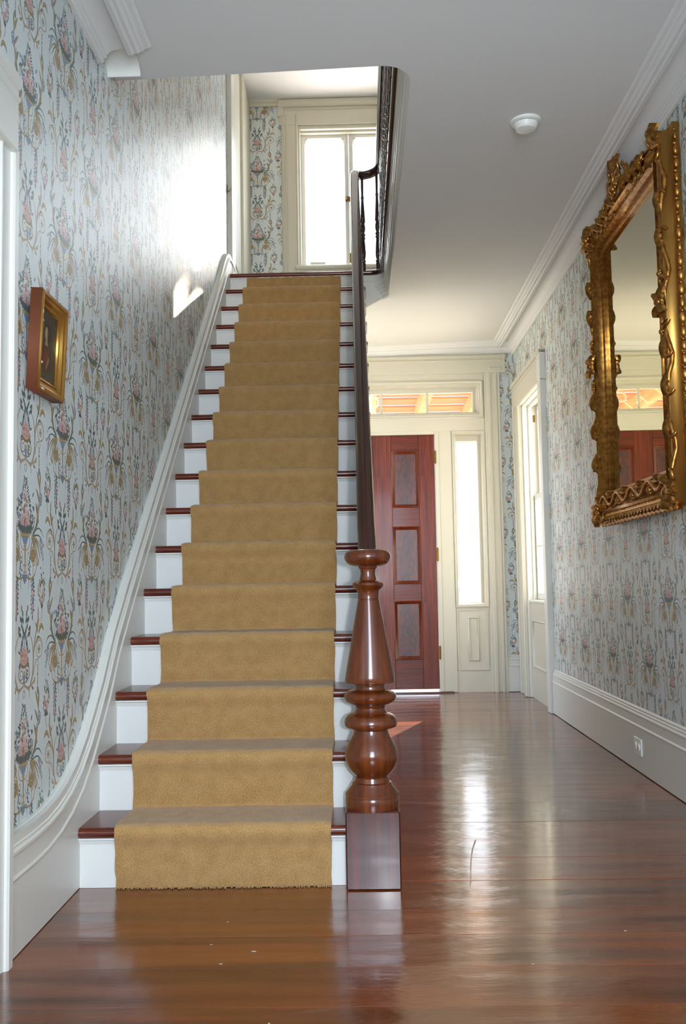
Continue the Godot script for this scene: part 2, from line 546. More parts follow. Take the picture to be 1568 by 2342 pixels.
func wood(t: Texture2D, sc: Vector3, off: Vector3, tint: Color, rough: float, coat := 0.0) -> StandardMaterial3D:
	var m = std(tint, rough)
	m.albedo_texture = t
	m.uv1_triplanar = true
	m.uv1_world_triplanar = true
	m.uv1_scale = sc
	m.uv1_offset = off
	if coat > 0.0:
		m.clearcoat_enabled = true
		m.clearcoat = coat
		m.clearcoat_roughness = 0.08
	return m

func make_materials() -> void:
	var p = std(Color.WHITE, 0.43)
	p.albedo_texture = tex(wallpaper())
	p.metallic_specular = 0.5
	mats.paper = p
	mats.trim = std(Color8(218, 216, 207), 0.34)
	mats.cream = std(Color8(203, 197, 179), 0.4)
	mats.riser = std(Color8(222, 222, 218), 0.42)
	mats.ceiling = std(Color8(226, 224, 220), 0.85)
	mats.black = std(Color8(24, 20, 18), 0.5)
	mats.brass = std(Color8(120, 92, 48), 0.38, 0.9)
	mats.plastic = std(Color8(238, 236, 226), 0.35)
	# floor: pine boards under thick varnish
	var f1 = tex(grain_image(1024, 384, 5, [Color8(58, 26, 12), Color8(112, 54, 25), Color8(138, 68, 33), Color8(154, 84, 44)], 2.4, 2.2, 0.34, 0.05))
	var wave = noise(31, 0.011, 2).get_seamless_image(512, 512)
	var rough_n = noise(32, 0.09, 3).get_seamless_image(512, 512)
	for y in 512:
		for x in 512:
			var k = wave.get_pixel(x, y).r * 0.86 + rough_n.get_pixel(x, y).r * 0.14
			wave.set_pixel(x, y, Color(k, k, k))
	wave.convert(Image.FORMAT_RGBA8)
	wave.bump_map_to_normal_map(3.0)
	var wave_t = tex(wave)
	mats.floor = []
	for k in 8:
		var t = 0.80 + 0.24 * ((k * 5) % 8) / 8.0
		var m = wood(f1, Vector3(0.36, 1.3, 1.3), Vector3(k * 0.173, k * 0.31, k * 0.137), Color(t, t * (0.95 + 0.02 * (k % 3)), t * 0.66), 0.22, 0.55)
		m.normal_enabled = true
		m.normal_texture = wave_t
		m.normal_scale = 0.5
		m.clearcoat_roughness = 0.11
		mats.floor.append(m)
	# mahogany
	var g2 = grain_image(768, 256, 11, [Color8(40, 14, 10), Color8(84, 32, 19), Color8(112, 46, 24), Color8(142, 68, 36)], 2.2, 5.0, 0.18)
	mats.mahogany_h = wood(tex(g2), Vector3(1.2, 3.2, 3.2), Vector3.ZERO, Color(0.95, 0.95, 0.9), 0.26, 0.25)
	var g2v = tex(turned(g2))
	mats.newel = wood(g2v, Vector3(1.5, 0.55, 1.5), Vector3(0.2, 0.1, 0.3), Color(1.0, 1.12, 0.80), 0.22, 0.45)
	mats.block = wood(g2v, Vector3(1.9, 0.8, 1.9), Vector3(0.5, 0.2, 0.1), Color(0.72, 0.62, 0.66), 0.33, 0.2)
	mats.rail = wood(g2v, Vector3(3.4, 3.4, 1.0), Vector3(0.7, 0.0, 0.4), Color(0.52, 0.46, 0.46), 0.22, 0.5)
	mats.door_v = wood(g2v, Vector3(2.6, 0.9, 2.6), Vector3(0.1, 0.3, 0.0), Color(0.98, 0.90, 0.50), 0.3, 0.1)
	mats.door_v.metallic_specular = 0.4
	mats.door_h = wood(tex(g2), Vector3(0.9, 2.6, 2.6), Vector3(0.4, 0.3, 0.0), Color(0.92, 0.84, 0.46), 0.3, 0.1)
	mats.door_h.metallic_specular = 0.4
	# burl panels
	var bn = noise(77, 0.022, 5)
	bn.domain_warp_enabled = true
	bn.domain_warp_amplitude = 40.0
	bn.domain_warp_frequency = 0.02
	var bi = Image.create(256, 512, false, Image.FORMAT_RGB8)
	for y in 512:
		for x in 256:
			var d = absf(x - 128) / 128.0
			var k = clampf(0.24 + bn.get_noise_2d(x * 1.6, y * 0.55) * 0.62 + d * d * 0.55, 0.0, 1.0)
			bi.set_pixel(x, y, Color8(56, 36, 32).lerp(Color8(142, 66, 36), k))
	mats.burl = std(Color(0.9, 0.78, 0.66), 0.3)
	mats.burl.albedo_texture = tex(bi)
	mats.burl.clearcoat_enabled = true
	mats.burl.clearcoat = 0.15
	# carpet
	var c1 = noise(41, 0.42, 2).get_seamless_image(512, 512)
	var c2 = noise(42, 0.012, 4).get_seamless_image(512, 512)
	var c3 = noise(43, 0.16, 2).get_seamless_image(512, 512)
	var ci = Image.create(512, 512, false, Image.FORMAT_RGB8)
	var bh = Image.create(512, 512, false, Image.FORMAT_RGBA8)
	for y in 512:
		for x in 512:
			var a = c1.get_pixel(x, y).r
			var b = c2.get_pixel(x, y).r
			var c = c3.get_pixel(x, y).r
			var k = clampf(0.5 + (a - 0.5) * 1.5 + (b - 0.5) * 0.26 + (c - 0.5) * 0.8, 0.0, 1.0)
			ci.set_pixel(x, y, Color8(144, 106, 58).lerp(Color8(212, 172, 116), k))
			var h = a * 0.6 + c * 0.4
			bh.set_pixel(x, y, Color(h, h, h))
	bh.bump_map_to_normal_map(6.0)
	var cm = std(Color.WHITE, 0.95)
	cm.albedo_texture = tex(ci)
	cm.uv1_triplanar = true
	cm.uv1_world_triplanar = true
	cm.uv1_scale = Vector3.ONE * 2.3
	cm.normal_enabled = true
	cm.normal_texture = tex(bh)
	cm.normal_scale = 0.9
	cm.metallic_specular = 0.2
	cm.rim_enabled = true
	cm.rim = 0.6
	cm.rim_tint = 0.5
	mats.carpet = cm
	# gilt with worn patches
	var gn = noise(51, 0.03, 4).get_seamless_image(256, 256)
	var gi = Image.create(256, 256, false, Image.FORMAT_RGB8)
	for y in 256:
		for x in 256:
			gi.set_pixel(x, y, Color8(146, 94, 44).lerp(Color8(208, 154, 76), clampf((gn.get_pixel(x, y).r - 0.25) * 2.0, 0.0, 1.0)))
	var gm = std(Color.WHITE, 0.32, 0.9)
	gm.albedo_texture = tex(gi)
	gm.uv1_triplanar = true
	gm.uv1_world_triplanar = true
	gm.uv1_scale = Vector3.ONE * 4.0
	mats.gilt = gm
	mats.gilt_bright = std(Color8(198, 148, 74), 0.36, 0.9)
	mats.gilt_dark = std(Color8(120, 66, 40), 0.5, 0.3)
	mats.mirror = std(Color8(226, 222, 196), 0.015, 1.0)
	var gl = std(Color(0.94, 0.97, 0.95, 0.08), 0.02)
	gl.transparency = BaseMaterial3D.TRANSPARENCY_ALPHA
	mats.glass = gl
	mats.pine = wood(f1, Vector3(0.36, 1.3, 1.3), Vector3(0.3, 0.2, 0.5), Color8(255, 236, 190), 0.8)
	var pi_ = tex(grain_image(256, 128, 17, [Color8(160, 92, 40), Color8(206, 132, 66), Color8(226, 158, 86), Color8(240, 186, 114)], 2.0, 3.0, 0.25))
	mats.pine = wood(pi_, Vector3(0.5, 2.0, 2.0), Vector3.ZERO, Color.WHITE, 0.8)
	mats.rafter = wood(pi_, Vector3(2.0, 2.0, 0.7), Vector3(0.3, 0.2, 0.1), Color(1.06, 1.2, 1.4), 0.8)
	mats.lawn = std(Color8(206, 202, 186), 0.95)
	mats.leaf = std(Color8(84, 118, 56), 0.7)
	mats.bark = std(Color8(96, 80, 64), 0.9)
	mats.paving = std(Color8(104, 92, 78), 0.9)

# ------------------------------------------------------------------ light
func area(called: String, at: Vector3, towards: Vector3, size: Vector2, energy: float, col: Color) -> void:
	var l = AreaLight3D.new()
	l.name = called
	l.area_size = size
	l.light_energy = energy
	l.light_color = col
	l.shadow_enabled = true
	l.area_range = 14.0
	add_child(l, true)
	l.look_at_from_position(at, at + towards, Vector3.UP)

func _ready() -> void:
	# ---- camera, sky, sun, window and fill light, exposure
	var cam = Camera3D.new()
	cam.name = "camera"
	cam.position = Vector3(0.92247, 0.95576, 3.08258)
	cam.rotation = Vector3(0.0756253, 0.0190536, -0.0175583)
	cam.fov = rad_to_deg(2.0 * atan(1171.0 / 2172.5))
	cam.near = 0.05
	cam.far = 200.0
	add_child(cam)
	cam.current = true
	var env = Environment.new()
	env.background_mode = Environment.BG_SKY
	var sky = Sky.new()
	var sm = ProceduralSkyMaterial.new()
	sm.sky_top_color = Color(0.74, 0.86, 1.0)
	sm.sky_horizon_color = Color(0.96, 0.98, 1.0)
	sm.ground_horizon_color = Color(0.9, 0.9, 0.86)
	sm.ground_bottom_color = Color(0.6, 0.6, 0.54)
	sky.sky_material = sm
	env.sky = sky
	env.background_energy_multiplier = 2.8
	env.tonemap_mode = Environment.TONE_MAPPER_LINEAR
	env.tonemap_exposure = 1.4
	env.sdfgi_enabled = true
	env.ssao_enabled = true
	env.ssil_enabled = true
	var we = WorldEnvironment.new()
	we.name = "world_environment"
	we.environment = env
	add_child(we)
	var sun = DirectionalLight3D.new()
	sun.name = "sun"
	sun.light_color = Color(1.0, 0.93, 0.82)
	sun.light_energy = 8.0
	sun.light_angular_distance = 0.5
	sun.shadow_enabled = true
	add_child(sun)
	sun.look_at_from_position(Vector3.ZERO, Vector3(-0.36, -0.45, 1.0), Vector3.UP)
	area("landing_window_daylight", Vector3(0.87, 4.46, -5.50), Vector3(0, 0, 1), Vector2(0.92, 1.3), 4.2, Color(0.95, 0.98, 1.0))
	area("side_window_daylight", Vector3(2.69, 1.62, -4.41), Vector3(-1, 0, 0), Vector2(0.85, 1.6), 2.9, Color(1.0, 0.94, 0.83))
	area("sidelight_daylight", Vector3(1.87, 1.48, -5.52), Vector3(0, 0, 1), Vector2(0.22, 1.45), 0.14, Color(1.0, 0.95, 0.86))
	area("rear_window_daylight", Vector3(1.2, 1.75, 4.05), Vector3(0, 0, -1), Vector2(1.1, 1.7), 7.6, Color(0.83, 0.91, 1.0))
	area("added_upper_fill", Vector3(1.2, 4.5, 4.05), Vector3(0, -0.02, -1), Vector2(1.1, 1.1), 5.0, Color(1.0, 0.95, 0.88))  # added lamp that brightens the landing; no such source is known upstairs
	var fl = SpotLight3D.new()
	fl.name = "camera_flash"
	fl.light_color = Color(0.96, 0.98, 1.0)
	fl.light_energy = 2.8
	fl.spot_range = 14.0
	fl.spot_attenuation = 2.0
	fl.spot_angle = 42.0
	fl.spot_angle_attenuation = 0.6
	fl.light_size = 0.025
	fl.shadow_enabled = true
	add_child(fl)
	fl.look_at_from_position(Vector3(1.045, 0.965, 3.06), Vector3(0.98, 1.05, -1.0), Vector3.UP)

	make_materials()
	build_shell()
	build_entrance()
	build_side_window()
	build_landing_window()
	build_near_door()
	build_stairs()
	build_landing_balustrade()
	build_runner()
	build_mirror()
	build_picture()
	build_small()
	build_outside()
# ------------------------------------------------------------------ room shell
func cornice_profile(drop: float) -> Array:
	# x = distance from the wall, y = height below the ceiling; closed against wall and ceiling
	var d = drop
	var pr = [V(0, 0.0), V(0, -d), V(0.012, -d), V(0.02, -d + 0.006), V(0.02, -d + 0.016), V(0.03, -d + 0.02), V(0.03, -d + 0.03)]
	for i in 9:
		var t = PI - (PI / 2) * i / 8.0
		pr.append(V(0.108 + cos(t) * 0.074, -d + 0.034 + sin(t) * (d - 0.042)))
	pr.append_array([V(0.108, -0.034), V(0.126, -0.036), V(0.132, -0.028), V(0.146, -0.03), V(0.156, -0.022), V(0.166, -0.02), V(0.172, -0.012), V(0.188, -0.01), V(0.198, 0.0)])
	return pr

func strip(called: String, pr: Array, from: Vector3, to: Vector3, out: Vector3, m: Material, parent: Node = null) -> MeshInstance3D:
	# a straight moulding: profile x along `out`, y upwards
	var b = B.new()
	b.extrude(pr, from, out, Vector3.UP, to - from, 0.45)
	return obj(called, b, m, parent)

func build_shell() -> void:
	# floor: dark sub-floor with a separate board for every plank
	var fl = obj("floor", B.new().box(Vector3(-0.15, -0.2, -5.6), Vector3(2.45, -0.0022, 4.2)), mats.black)
	tag(fl, "glossy red-brown varnished wide board floor of the hall", "floor", "structure")
	var edges = [4.2]
	var fixed = [0.85, 0.627, 0.412, 0.212, -0.055, -0.307, -0.55, -0.796, -1.12, -1.463, -1.73, -2.019, -2.24, -2.452, -2.79, -3.124, -3.42, -3.714]
	rng.seed = 12
	while edges[-1] > 1.12:
		edges.append(edges[-1] - rng.randf_range(0.17, 0.27))
	edges[-1] = 1.08
	edges.append_array(fixed)
	while edges[-1] > -5.5:
		edges.append(edges[-1] - rng.randf_range(0.14, 0.22))
	for k in edges.size() - 1:
		var z1: float = edges[k]
		var z0: float = edges[k + 1]
		var w = (z1 - z0) * 0.5
		var cup = rng.randf_range(-0.0007, 0.0005)
		var pr = [V(-w + 0.0004, -0.028), V(w - 0.0004, -0.028), V(w - 0.0004, -0.0007)]
		for i in 9:
			var t = 1.0 - i / 4.0
			pr.append(V((w - 0.0010) * t, cup * (1.0 - t * t)))
		pr.append(V(-w + 0.0004, -0.0007))
		var b = B.new()
		b.extrude(pr, Vector3(-0.08, 0, 0), Vector3(0, 0, 1), Vector3.UP, Vector3(2.5, 0, 0), 0.6)
		var o = obj("floor_plank", b, mats.floor[(k * 3 + k / 3) % 8], fl, Vector3(0, rng.randf_range(-0.0006, 0.0), (z0 + z1) * 0.5))
		o.rotation.x = rng.randf_range(-0.0018, 0.0018)
	# a long pale scratch and flecks in the varnish
	var sb = B.new()
	var sp = [Vector3(1.323, 0.0006, -0.53), Vector3(1.300, 0.0006, -0.42), Vector3(1.281, 0.0006, -0.30), Vector3(1.266, 0.0006, -0.18), Vector3(1.255, 0.0006, -0.08), Vector3(1.243, 0.0006, 0.0)]
	sb.tube(sp, 0.0026, 0.0016, 8, 0.5)
	obj("scratch", sb, std(Color8(250, 222, 180), 0.8), fl)
	for q in [[0.62, 0.52, 0.007], [0.545, 0.60, 0.005], [0.52, 0.30, 0.0035], [0.50, 0.47, 0.004], [1.33, 0.62, 0.004], [1.62, 0.40, 0.004], [0.70, 0.93, 0.003], [1.9, 0.62, 0.005]]:
		var fb = B.new().ball(Vector3(q[0], 0.0002, q[1]), Vector3(q[2], 0.0006, q[2] * 0.8), 4, 8)
		obj("paint_fleck", fb, std(Color8(188, 172, 150), 0.6), fl)

	# left wall: wallpaper as far as the landing, painted woodwork beyond
	var wl = B.new().box(Vector3(-0.15, -0.1, -3.80), Vector3(-0.03, 5.5, 4.2))
	wl.paper(-0.412, 1.165, PAPER_W, PAPER_H)
	var wall_left = obj("wall_left", wl, mats.paper)
	tag(wall_left, "tall left wall beside the stairs in pale blue floral wallpaper", "wall", "structure")
	var wr = B.new()
	wr.box(Vector3(2.30, -0.1, -3.97), Vector3(2.66, 5.5, 4.2))
	wr.box(Vector3(2.30, 2.50, -4.85), Vector3(2.66, 5.5, -3.97))
	wr.box(Vector3(2.30, -0.1, -5.6), Vector3(2.66, 5.5, -4.85))
	wr.paper(1.243, 0.896, PAPER_W, PAPER_H)
	tag(obj("wall_right", wr, mats.paper), "right wall in pale blue floral wallpaper behind the gilt mirror", "wall", "structure")
	var wb = B.new()
	wb.box(Vector3(-0.15, -0.1, -5.45), Vector3(0.12, 2.90, -5.27))
	wb.box(Vector3(2.12, -0.1, -5.45), Vector3(2.55, 2.90, -5.27))
	wb.box(Vector3(-0.15, 2.90, -5.45), Vector3(2.55, 3.79, -5.27))
	wb.box(Vector3(-0.15, 3.79, -5.45), Vector3(0.41, 5.5, -5.27))
	wb.box(Vector3(1.33, 3.79, -5.45), Vector3(2.55, 5.5, -5.27))
	wb.box(Vector3(0.41, 5.12, -5.45), Vector3(1.33, 5.5, -5.27))
	wb.paper(0.04, 4.74, PAPER_W, 0.63)
	tag(obj("wall_back", wb, mats.paper), "end wall in floral wallpaper around the front door and the landing window", "wall", "structure")
	var wf = B.new()
	wf.box(Vector3(-0.15, -0.1, 4.2), Vector3(0.6, 5.5, 4.35))
	wf.box(Vector3(1.8, -0.1, 4.2), Vector3(2.55, 5.5, 4.35))
	wf.box(Vector3(0.6, -0.1, 4.2), Vector3(1.8, 0.85, 4.35))
	wf.box(Vector3(0.6, 2.65, 4.2), Vector3(1.8, 3.9, 4.35))
	wf.box(Vector3(0.6, 5.1, 4.2), Vector3(1.8, 5.5, 4.35))
	wf.paper(0.0, 1.1, PAPER_W, PAPER_H)
	tag(obj("wall_front", wf, mats.paper), "wallpapered wall behind the viewer with a tall window", "wall", "structure")

	# hall ceiling with the stair opening cut out, rounded at its corners
	var e = 1.16
	# the old ceiling has settled towards the stairs
	var poly = [V(-0.15, 4.2), V(2.45, 4.2), V(2.45, -5.45), V(-0.15, -5.45), V(-0.15, -3.735), V(e - 0.13, -3.735)]
	poly.append_array(arc(V(e - 0.13, -3.605), 0.13, -PI / 2, 0.0, 8))
	poly.append_array(arc(V(e - 0.13, -0.70), 0.13, 0.0, PI / 2, 8))
	poly.append(V(-0.15, -0.57))
	var cb = B.new()
	cb.extrude(poly, Vector3(0, CEIL, 0), Vector3(1, 0, 0), Vector3(0, 0, 1), Vector3(0, 0.165, 0), 0.3)
	for k in cb.v.size():
		cb.v[k].y += 0.03 * (cb.v[k].x - 2.15)
	tag(obj("ceiling", cb, mats.ceiling), "smooth white plaster ceiling of the hall with the stair opening", "ceiling", "structure")
	var ub = B.new().box(Vector3(-0.15, 5.36, -5.45), Vector3(2.55, 5.5, 4.35))
	tag(obj("ceiling_upper", ub, mats.ceiling), "cream ceiling above the stair landing", "ceiling", "structure")

	# cornices: right wall, end wall, and the short one on the left that returns before the opening
	var c1 = strip("trim_1", cornice_profile(0.088), Vector3(2.30, CEIL, 4.2), Vector3(2.30, CEIL, -5.27), Vector3(-1, 0, 0), mats.ceiling)
	tag(c1, "white coved plaster cornice along the top of the right wall", "cornice", "structure")
	var c2 = strip("trim_2", cornice_profile(0.078), Vector3(-0.03, CEIL - 0.045, -5.27), Vector3(2.30, CEIL + 0.003, -5.27), Vector3(0, 0, 1), mats.ceiling)
	tag(c2, "white coved plaster cornice above the front door surround", "cornice", "structure")
	var c3 = strip("trim_3", cornice_profile(0.062), Vector3(-0.03, CEIL - 0.062, 4.2), Vector3(-0.03, CEIL - 0.062, -0.335), Vector3(1, 0, 0), mats.ceiling)
	tag(c3, "white coved plaster cornice on the left wall ending before the stairwell", "cornice", "structure")
	var rb = B.new()
	var rp = [V(0, 0.004), V(0, -0.050), V(0.006, -0.050)]
	for i in 9:
		var t = PI - (PI / 2) * i / 8.0
		rp.append(V(0.105 + cos(t) * 0.098, -0.048 + sin(t) * 0.046))
	rp.append(V(0.105, 0.004))
	rb.extrude(rp, Vector3(-0.03, CEIL - 0.062, -0.462), Vector3(0, 0, 1), Vector3.UP, Vector3(0.128, 0, 0), 0.45)
	obj("return", rb, mats.trim, c3)
	# right skirting board
	var sk = [V(0, 0), V(0.024, 0), V(0.024, 0.216), V(0.028, 0.219), V(0.028, 0.223), V(0.021, 0.229), V(0.020, 0.268), V(0.024, 0.272), V(0.024, 0.278), V(0.016, 0.284), V(0.017, 0.292), V(0.011, 0.297), V(0.012, 0.305), V(0.004, 0.312), V(0, 0.312)]
	var s1 = strip("baseboard_right", sk, Vector3(2.30, 0.004, 4.2), Vector3(2.30, 0.004, -3.86), Vector3(-1, 0, 0), mats.trim)
	tag(s1, "tall cream moulded skirting board along the right wall", "baseboard", "structure")
	var s2 = strip("baseboard_back", sk, Vector3(2.165, 0.004, -5.27), Vector3(2.30, 0.004, -5.27), Vector3(0, 0, 1), mats.trim)
	tag(s2, "short piece of cream skirting in the corner beside the front door", "baseboard", "structure")

	# left skirting that climbs with the stairs
	var top = [V(0.62, 0.315), V(0.42, 0.314), V(0.30, 0.319), V(0.2, 0.333), V(0.1, 0.359), V(0.0, 0.402), V(-0.1, 0.466), V(-0.2, 0.548), V(-0.3, 0.636), V(-0.45, 0.797)]
	for k in 12:
		var z = -0.65 - 0.22 * k
		top.append(V(z, 0.437 - 0.826 * z * 0.985))
	top.append_array([V(-3.28, 3.10), V(-3.42, 3.225), V(-3.53, 3.31), V(-3.62, 3.355), V(-3.70, 3.375), V(-3.78, 3.38), V(-3.86, 3.37), V(-3.90, 3.35)])
	var outl = top.duplicate()
	outl.append(V(-3.92, 3.24))
	outl.append(V(-3.92, 2.8))
	outl.append(V(-0.5, 0.002))
	outl.append(V(0.62, 0.002))
	var kb = B.new()
	kb.extrude(outl, Vector3(-0.03, 0, 0), Vector3(0, 0, 1), Vector3.UP, Vector3(0.03, 0, 0), 0.3)
	var skl = obj("baseboard_left", kb, mats.trim)
	tag(skl, "white moulded skirting on the left wall curving up alongside the stairs", "baseboard", "structure")
	var rings = []
	var rings2 = []
	for k in top.size():
		var a: Vector2 = top[maxi(k - 1, 0)]
		var c: Vector2 = top[mini(k + 1, top.size() - 1)]
		var d = (c - a).normalized()          # towards -z and up
		var nrm = Vector3(0, -d.x, d.y)       # upwards, square to the run
		if nrm.y < 0.0:
			nrm = -nrm
		var t3 = Vector3(0, d.y, d.x)
		rings.append(Transform3D(Basis(Vector3(1, 0, 0), nrm, t3), Vector3(-0.03, top[k].y, top[k].x)))
		rings2.append(Transform3D(Basis(Vector3(1, 0, 0), nrm, t3), Vector3(-0.03, top[k].y, top[k].x) - nrm * 0.112))
	var cap = [V(0, -0.052), V(0.034, -0.052), V(0.040, -0.046), V(0.040, -0.038), V(0.033, -0.033), V(0.034, -0.026), V(0.027, -0.022), V(0.028, -0.014), V(0.019, -0.010), V(0.018, -0.003), V(0.010, 0.002), V(0, 0.002)]
	obj("cap_moulding", B.new().sweep(rings, cap, true, true, 0.5), mats.trim, skl)
	var bead = [V(0.028, -0.007), V(0.034, -0.005), V(0.036, 0.0), V(0.034, 0.005), V(0.028, 0.007)]
	obj("bead", B.new().sweep(rings2.slice(0, rings2.size() - 4), bead, true, true, 0.9), mats.trim, skl)

	# painted woodwork that carries the left wall on along the landing
	var d3 = B.new().box(Vector3(-0.15, 2.9, -5.45), Vector3(-0.045, 5.5, -3.97))
	var dn = obj("door_3", d3, mats.cream)
	tag(dn, "cream painted panelled woodwork on the left side of the landing", "door", "structure")
	obj("casing", B.new().box(Vector3(-0.15, 3.2, -3.97), Vector3(0.004, 5.45, -3.795), 0.004), mats.trim, dn)
	obj("casing", B.new().box(Vector3(-0.05, 3.23, -5.26), Vector3(-0.022, 5.33, -4.72), 0.004), mats.cream, dn)
	obj("panel", B.new().box(Vector3(-0.05, 3.5, -4.62), Vector3(-0.036, 5.2, -4.1), 0.006), mats.cream, dn)

# ------------------------------------------------------------------ front door and its surround
func frame_rect(b: B, x0: float, x1: float, y0: float, y1: float, z: float, pr: Array) -> void:
	# moulding mitred round a rectangle that faces +z; profile x inwards from the outer edge, y outwards from the wall
	var c = [Vector3(x0, y0, z), Vector3(x1, y0, z), Vector3(x1, y1, z), Vector3(x0, y1, z)]
	var dirs = [Vector3(1, 1, 0), Vector3(-1, 1, 0), Vector3(-1, -1, 0), Vector3(1, -1, 0)]
	for k in 4:
		var rings = []
		for j in [k, (k + 1) % 4]:
			rings.append(Transform3D(Basis(dirs[j], Vector3(0, 0, 1), Vector3(0, 1, 0)), c[j]))
		var pp = pr.duplicate()
		b.sweep(rings, pp, true, false, 0.4)
		
func mould_rect(called: String, x0: float, x1: float, y0: float, y1: float, z: float, pr: Array, m: Material, parent: Node) -> MeshInstance3D:
	var b = B.new()
	frame_rect(b, x0, x1, y0, y1, z, pr)
	# outward normals face the viewer on both sides of the profile
	return obj(called, b, m, parent)

func build_entrance() -> void:
	var z = -5.27
	var d = thing("door_1")
	tag(d, "mahogany panelled front door in a cream surround with sidelights and transom", "door", "structure")
	var zz = z - 0.16
	# structural members of the surround
	for s in [[2.025, 2.12], [0.12, 0.215]]:
		obj("post", B.new().box(Vector3(s[0], 0, zz), Vector3(s[1], 2.92, z + 0.004)), mats.cream, d)
	for s in [[1.618, 1.735], [0.505, 0.622]]:
		obj("mullion_post", B.new().box(Vector3(s[0], 0, zz), Vector3(s[1], 2.31, z + 0.006), 0.004), mats.cream, d)
	obj("frieze", B.new().box(Vector3(0.21, 2.735, zz), Vector3(2.03, 2.93, z + 0.010), 0.003), mats.cream, d)
	obj("transom_bar", B.new().box(Vector3(0.21, 2.288, zz), Vector3(2.03, 2.405, z + 0.014), 0.005), mats.cream, d)
	# pilasters with reeded faces
	for s in [[2.03, 2.172], [0.07, 0.212]]:
		var pl = obj("pilaster", B.new().box(Vector3(s[0], 0.0, z - 0.01), Vector3(s[1], 2.82, z + 0.022), 0.003), mats.cream, d)
		for k in 3:
			var x: float = lerpf(s[0], s[1], [0.30, 0.72, 0.90][k])
			var w: float = [0.016, 0.012, 0.010][k]
			obj("reed", B.new().extrude([V(-w, 0), V(-w * 0.7, 0.008), V(w * 0.7, 0.008), V(w, 0)], Vector3(x, 0.0, z + 0.022), Vector3(1, 0, 0), Vector3(0, 0, 1), Vector3(0, 2.80, 0)), mats.cream, pl)
	# entablature with its ears
	var et = obj("entablature", B.new().box(Vector3(0.02, 2.80, z - 0.01), Vector3(2.222, 2.972, z + 0.03), 0.004), mats.cream, d)
	obj("cap_moulding", B.new().box(Vector3(0.012, 2.935, z), Vector3(2.230, 2.962, z + 0.044), 0.008), mats.cream, et)
	obj("cap_moulding", B.new().box(Vector3(0.05, 2.905, z), Vector3(2.190, 2.922, z + 0.037), 0.005), mats.cream, et)
	for s in [2.135, 0.10]:
		obj("ear_block", B.new().box(Vector3(s - 0.06, 2.825, z + 0.02), Vector3(s + 0.055, 2.845, z + 0.046), 0.006), mats.cream, et)
	# transom light
	var tr = [V(0, -0.02), V(0, 0.02), V(0.012, 0.024), V(0.026, 0.016), V(0.034, 0.018), V(0.044, -0.004), V(0.052, -0.004), V(0.060, -0.05), V(0.06, -0.06)]
	mould_rect("transom_frame", 0.212, 2.02, 2.395, 2.738, z, tr, mats.cream, d)
	var ts = obj("transom_sash", B.new().box(Vector3(0.25, 2.645, z - 0.098), Vector3(1.99, 2.70, z - 0.057), 0.004), mats.cream, d)
	obj("sash_rail", B.new().box(Vector3(0.25, 2.425, z - 0.098), Vector3(1.99, 2.467, z - 0.057), 0.004), mats.cream, ts)
	for x in [0.27, 1.957]:
		obj("sash_stile", B.new().box(Vector3(x - 0.022, 2.44, z - 0.10), Vector3(x + 0.022, 2.69, z - 0.055), 0.004), mats.cream, ts)
	for x in [0.712, 1.122, 1.532]:
		obj("muntin", B.new().box(Vector3(x - 0.011, 2.45, z - 0.098), Vector3(x + 0.011, 2.66, z - 0.06), 0.004), mats.cream, ts)
	var xs = [0.29, 0.712, 1.122, 1.532, 1.94]
	for k in 4:
		obj("pane", B.new().box(Vector3(xs[k], 2.45, z - 0.082), Vector3(xs[k + 1], 2.66, z - 0.079)), mats.glass, ts)
	# sidelights
	for s in [0.0, 1.0]:
		var x0 = 1.735 if s == 1.0 else 0.215
		var x1 = x0 + 0.29
		mould_rect("sidelight_frame", x0, x1, 0.735, 2.288, z, [V(0, -0.02), V(0, 0.016), V(0.010, 0.018), V(0.018, 0.008), V(0.026, 0.008), V(0.034, -0.02), V(0.034, -0.06)], mats.cream, d)
		var ss = obj("sidelight_sash", B.new().box(Vector3(x0 + 0.015, 2.205, z - 0.098), Vector3(x1 - 0.015, 2.26, z - 0.052), 0.004), mats.cream, d)
		obj("sash_rail", B.new().box(Vector3(x0 + 0.015, 0.742, z - 0.098), Vector3(x1 - 0.015, 0.775, z - 0.052), 0.004), mats.cream, ss)
		obj("sash_stile", B.new().box(Vector3(x0 + 0.012, 0.75, z - 0.10), Vector3(x0 + 0.044, 2.25, z - 0.05), 0.004), mats.cream, ss)
		obj("sash_stile", B.new().box(Vector3(x1 - 0.062, 0.75, z - 0.10), Vector3(x1 - 0.012, 2.25, z - 0.05), 0.004), mats.cream, ss)
		obj("pane", B.new().box(Vector3(x0 + 0.03, 0.76, z - 0.08), Vector3(x1 - 0.03, 2.22, z - 0.077)), mats.glass, ss)
		var pn = obj("apron_panel", B.new().box(Vector3(x0, 0.0, z - 0.14), Vector3(x1, 0.735, z - 0.002)), mats.cream, d)
		mould_rect("panel_moulding", x0 + 0.004, x1 - 0.012, 0.186, 0.715, z - 0.004, [V(0, 0), V(0.003, 0.009), V(0.012, 0.009), V(0.016, 0.0)], mats.cream, pn)
		mould_rect("panel_moulding", x0 + 0.098, x1 - 0.092, 0.266, 0.655, z - 0.004, [V(0, 0), V(0.002, 0.006), V(0.008, 0.012), V(0.014, 0.012), V(0.02, 0.0)], mats.cream, pn)
	# door jamb bead round the leaf
	for s in [[1.580, 1.620], [0.620, 0.660]]:
		obj("jamb", B.new().box(Vector3(s[0] + 0.002, 0.0, zz + 0.001), Vector3(s[1], 2.299, z + 0.010), 0.005), mats.cream, d)
	obj("jamb_head", B.new().box(Vector3(0.658, 2.262, zz + 0.002), Vector3(1.584, 2.298, z + 0.0085), 0.005), mats.cream, d)
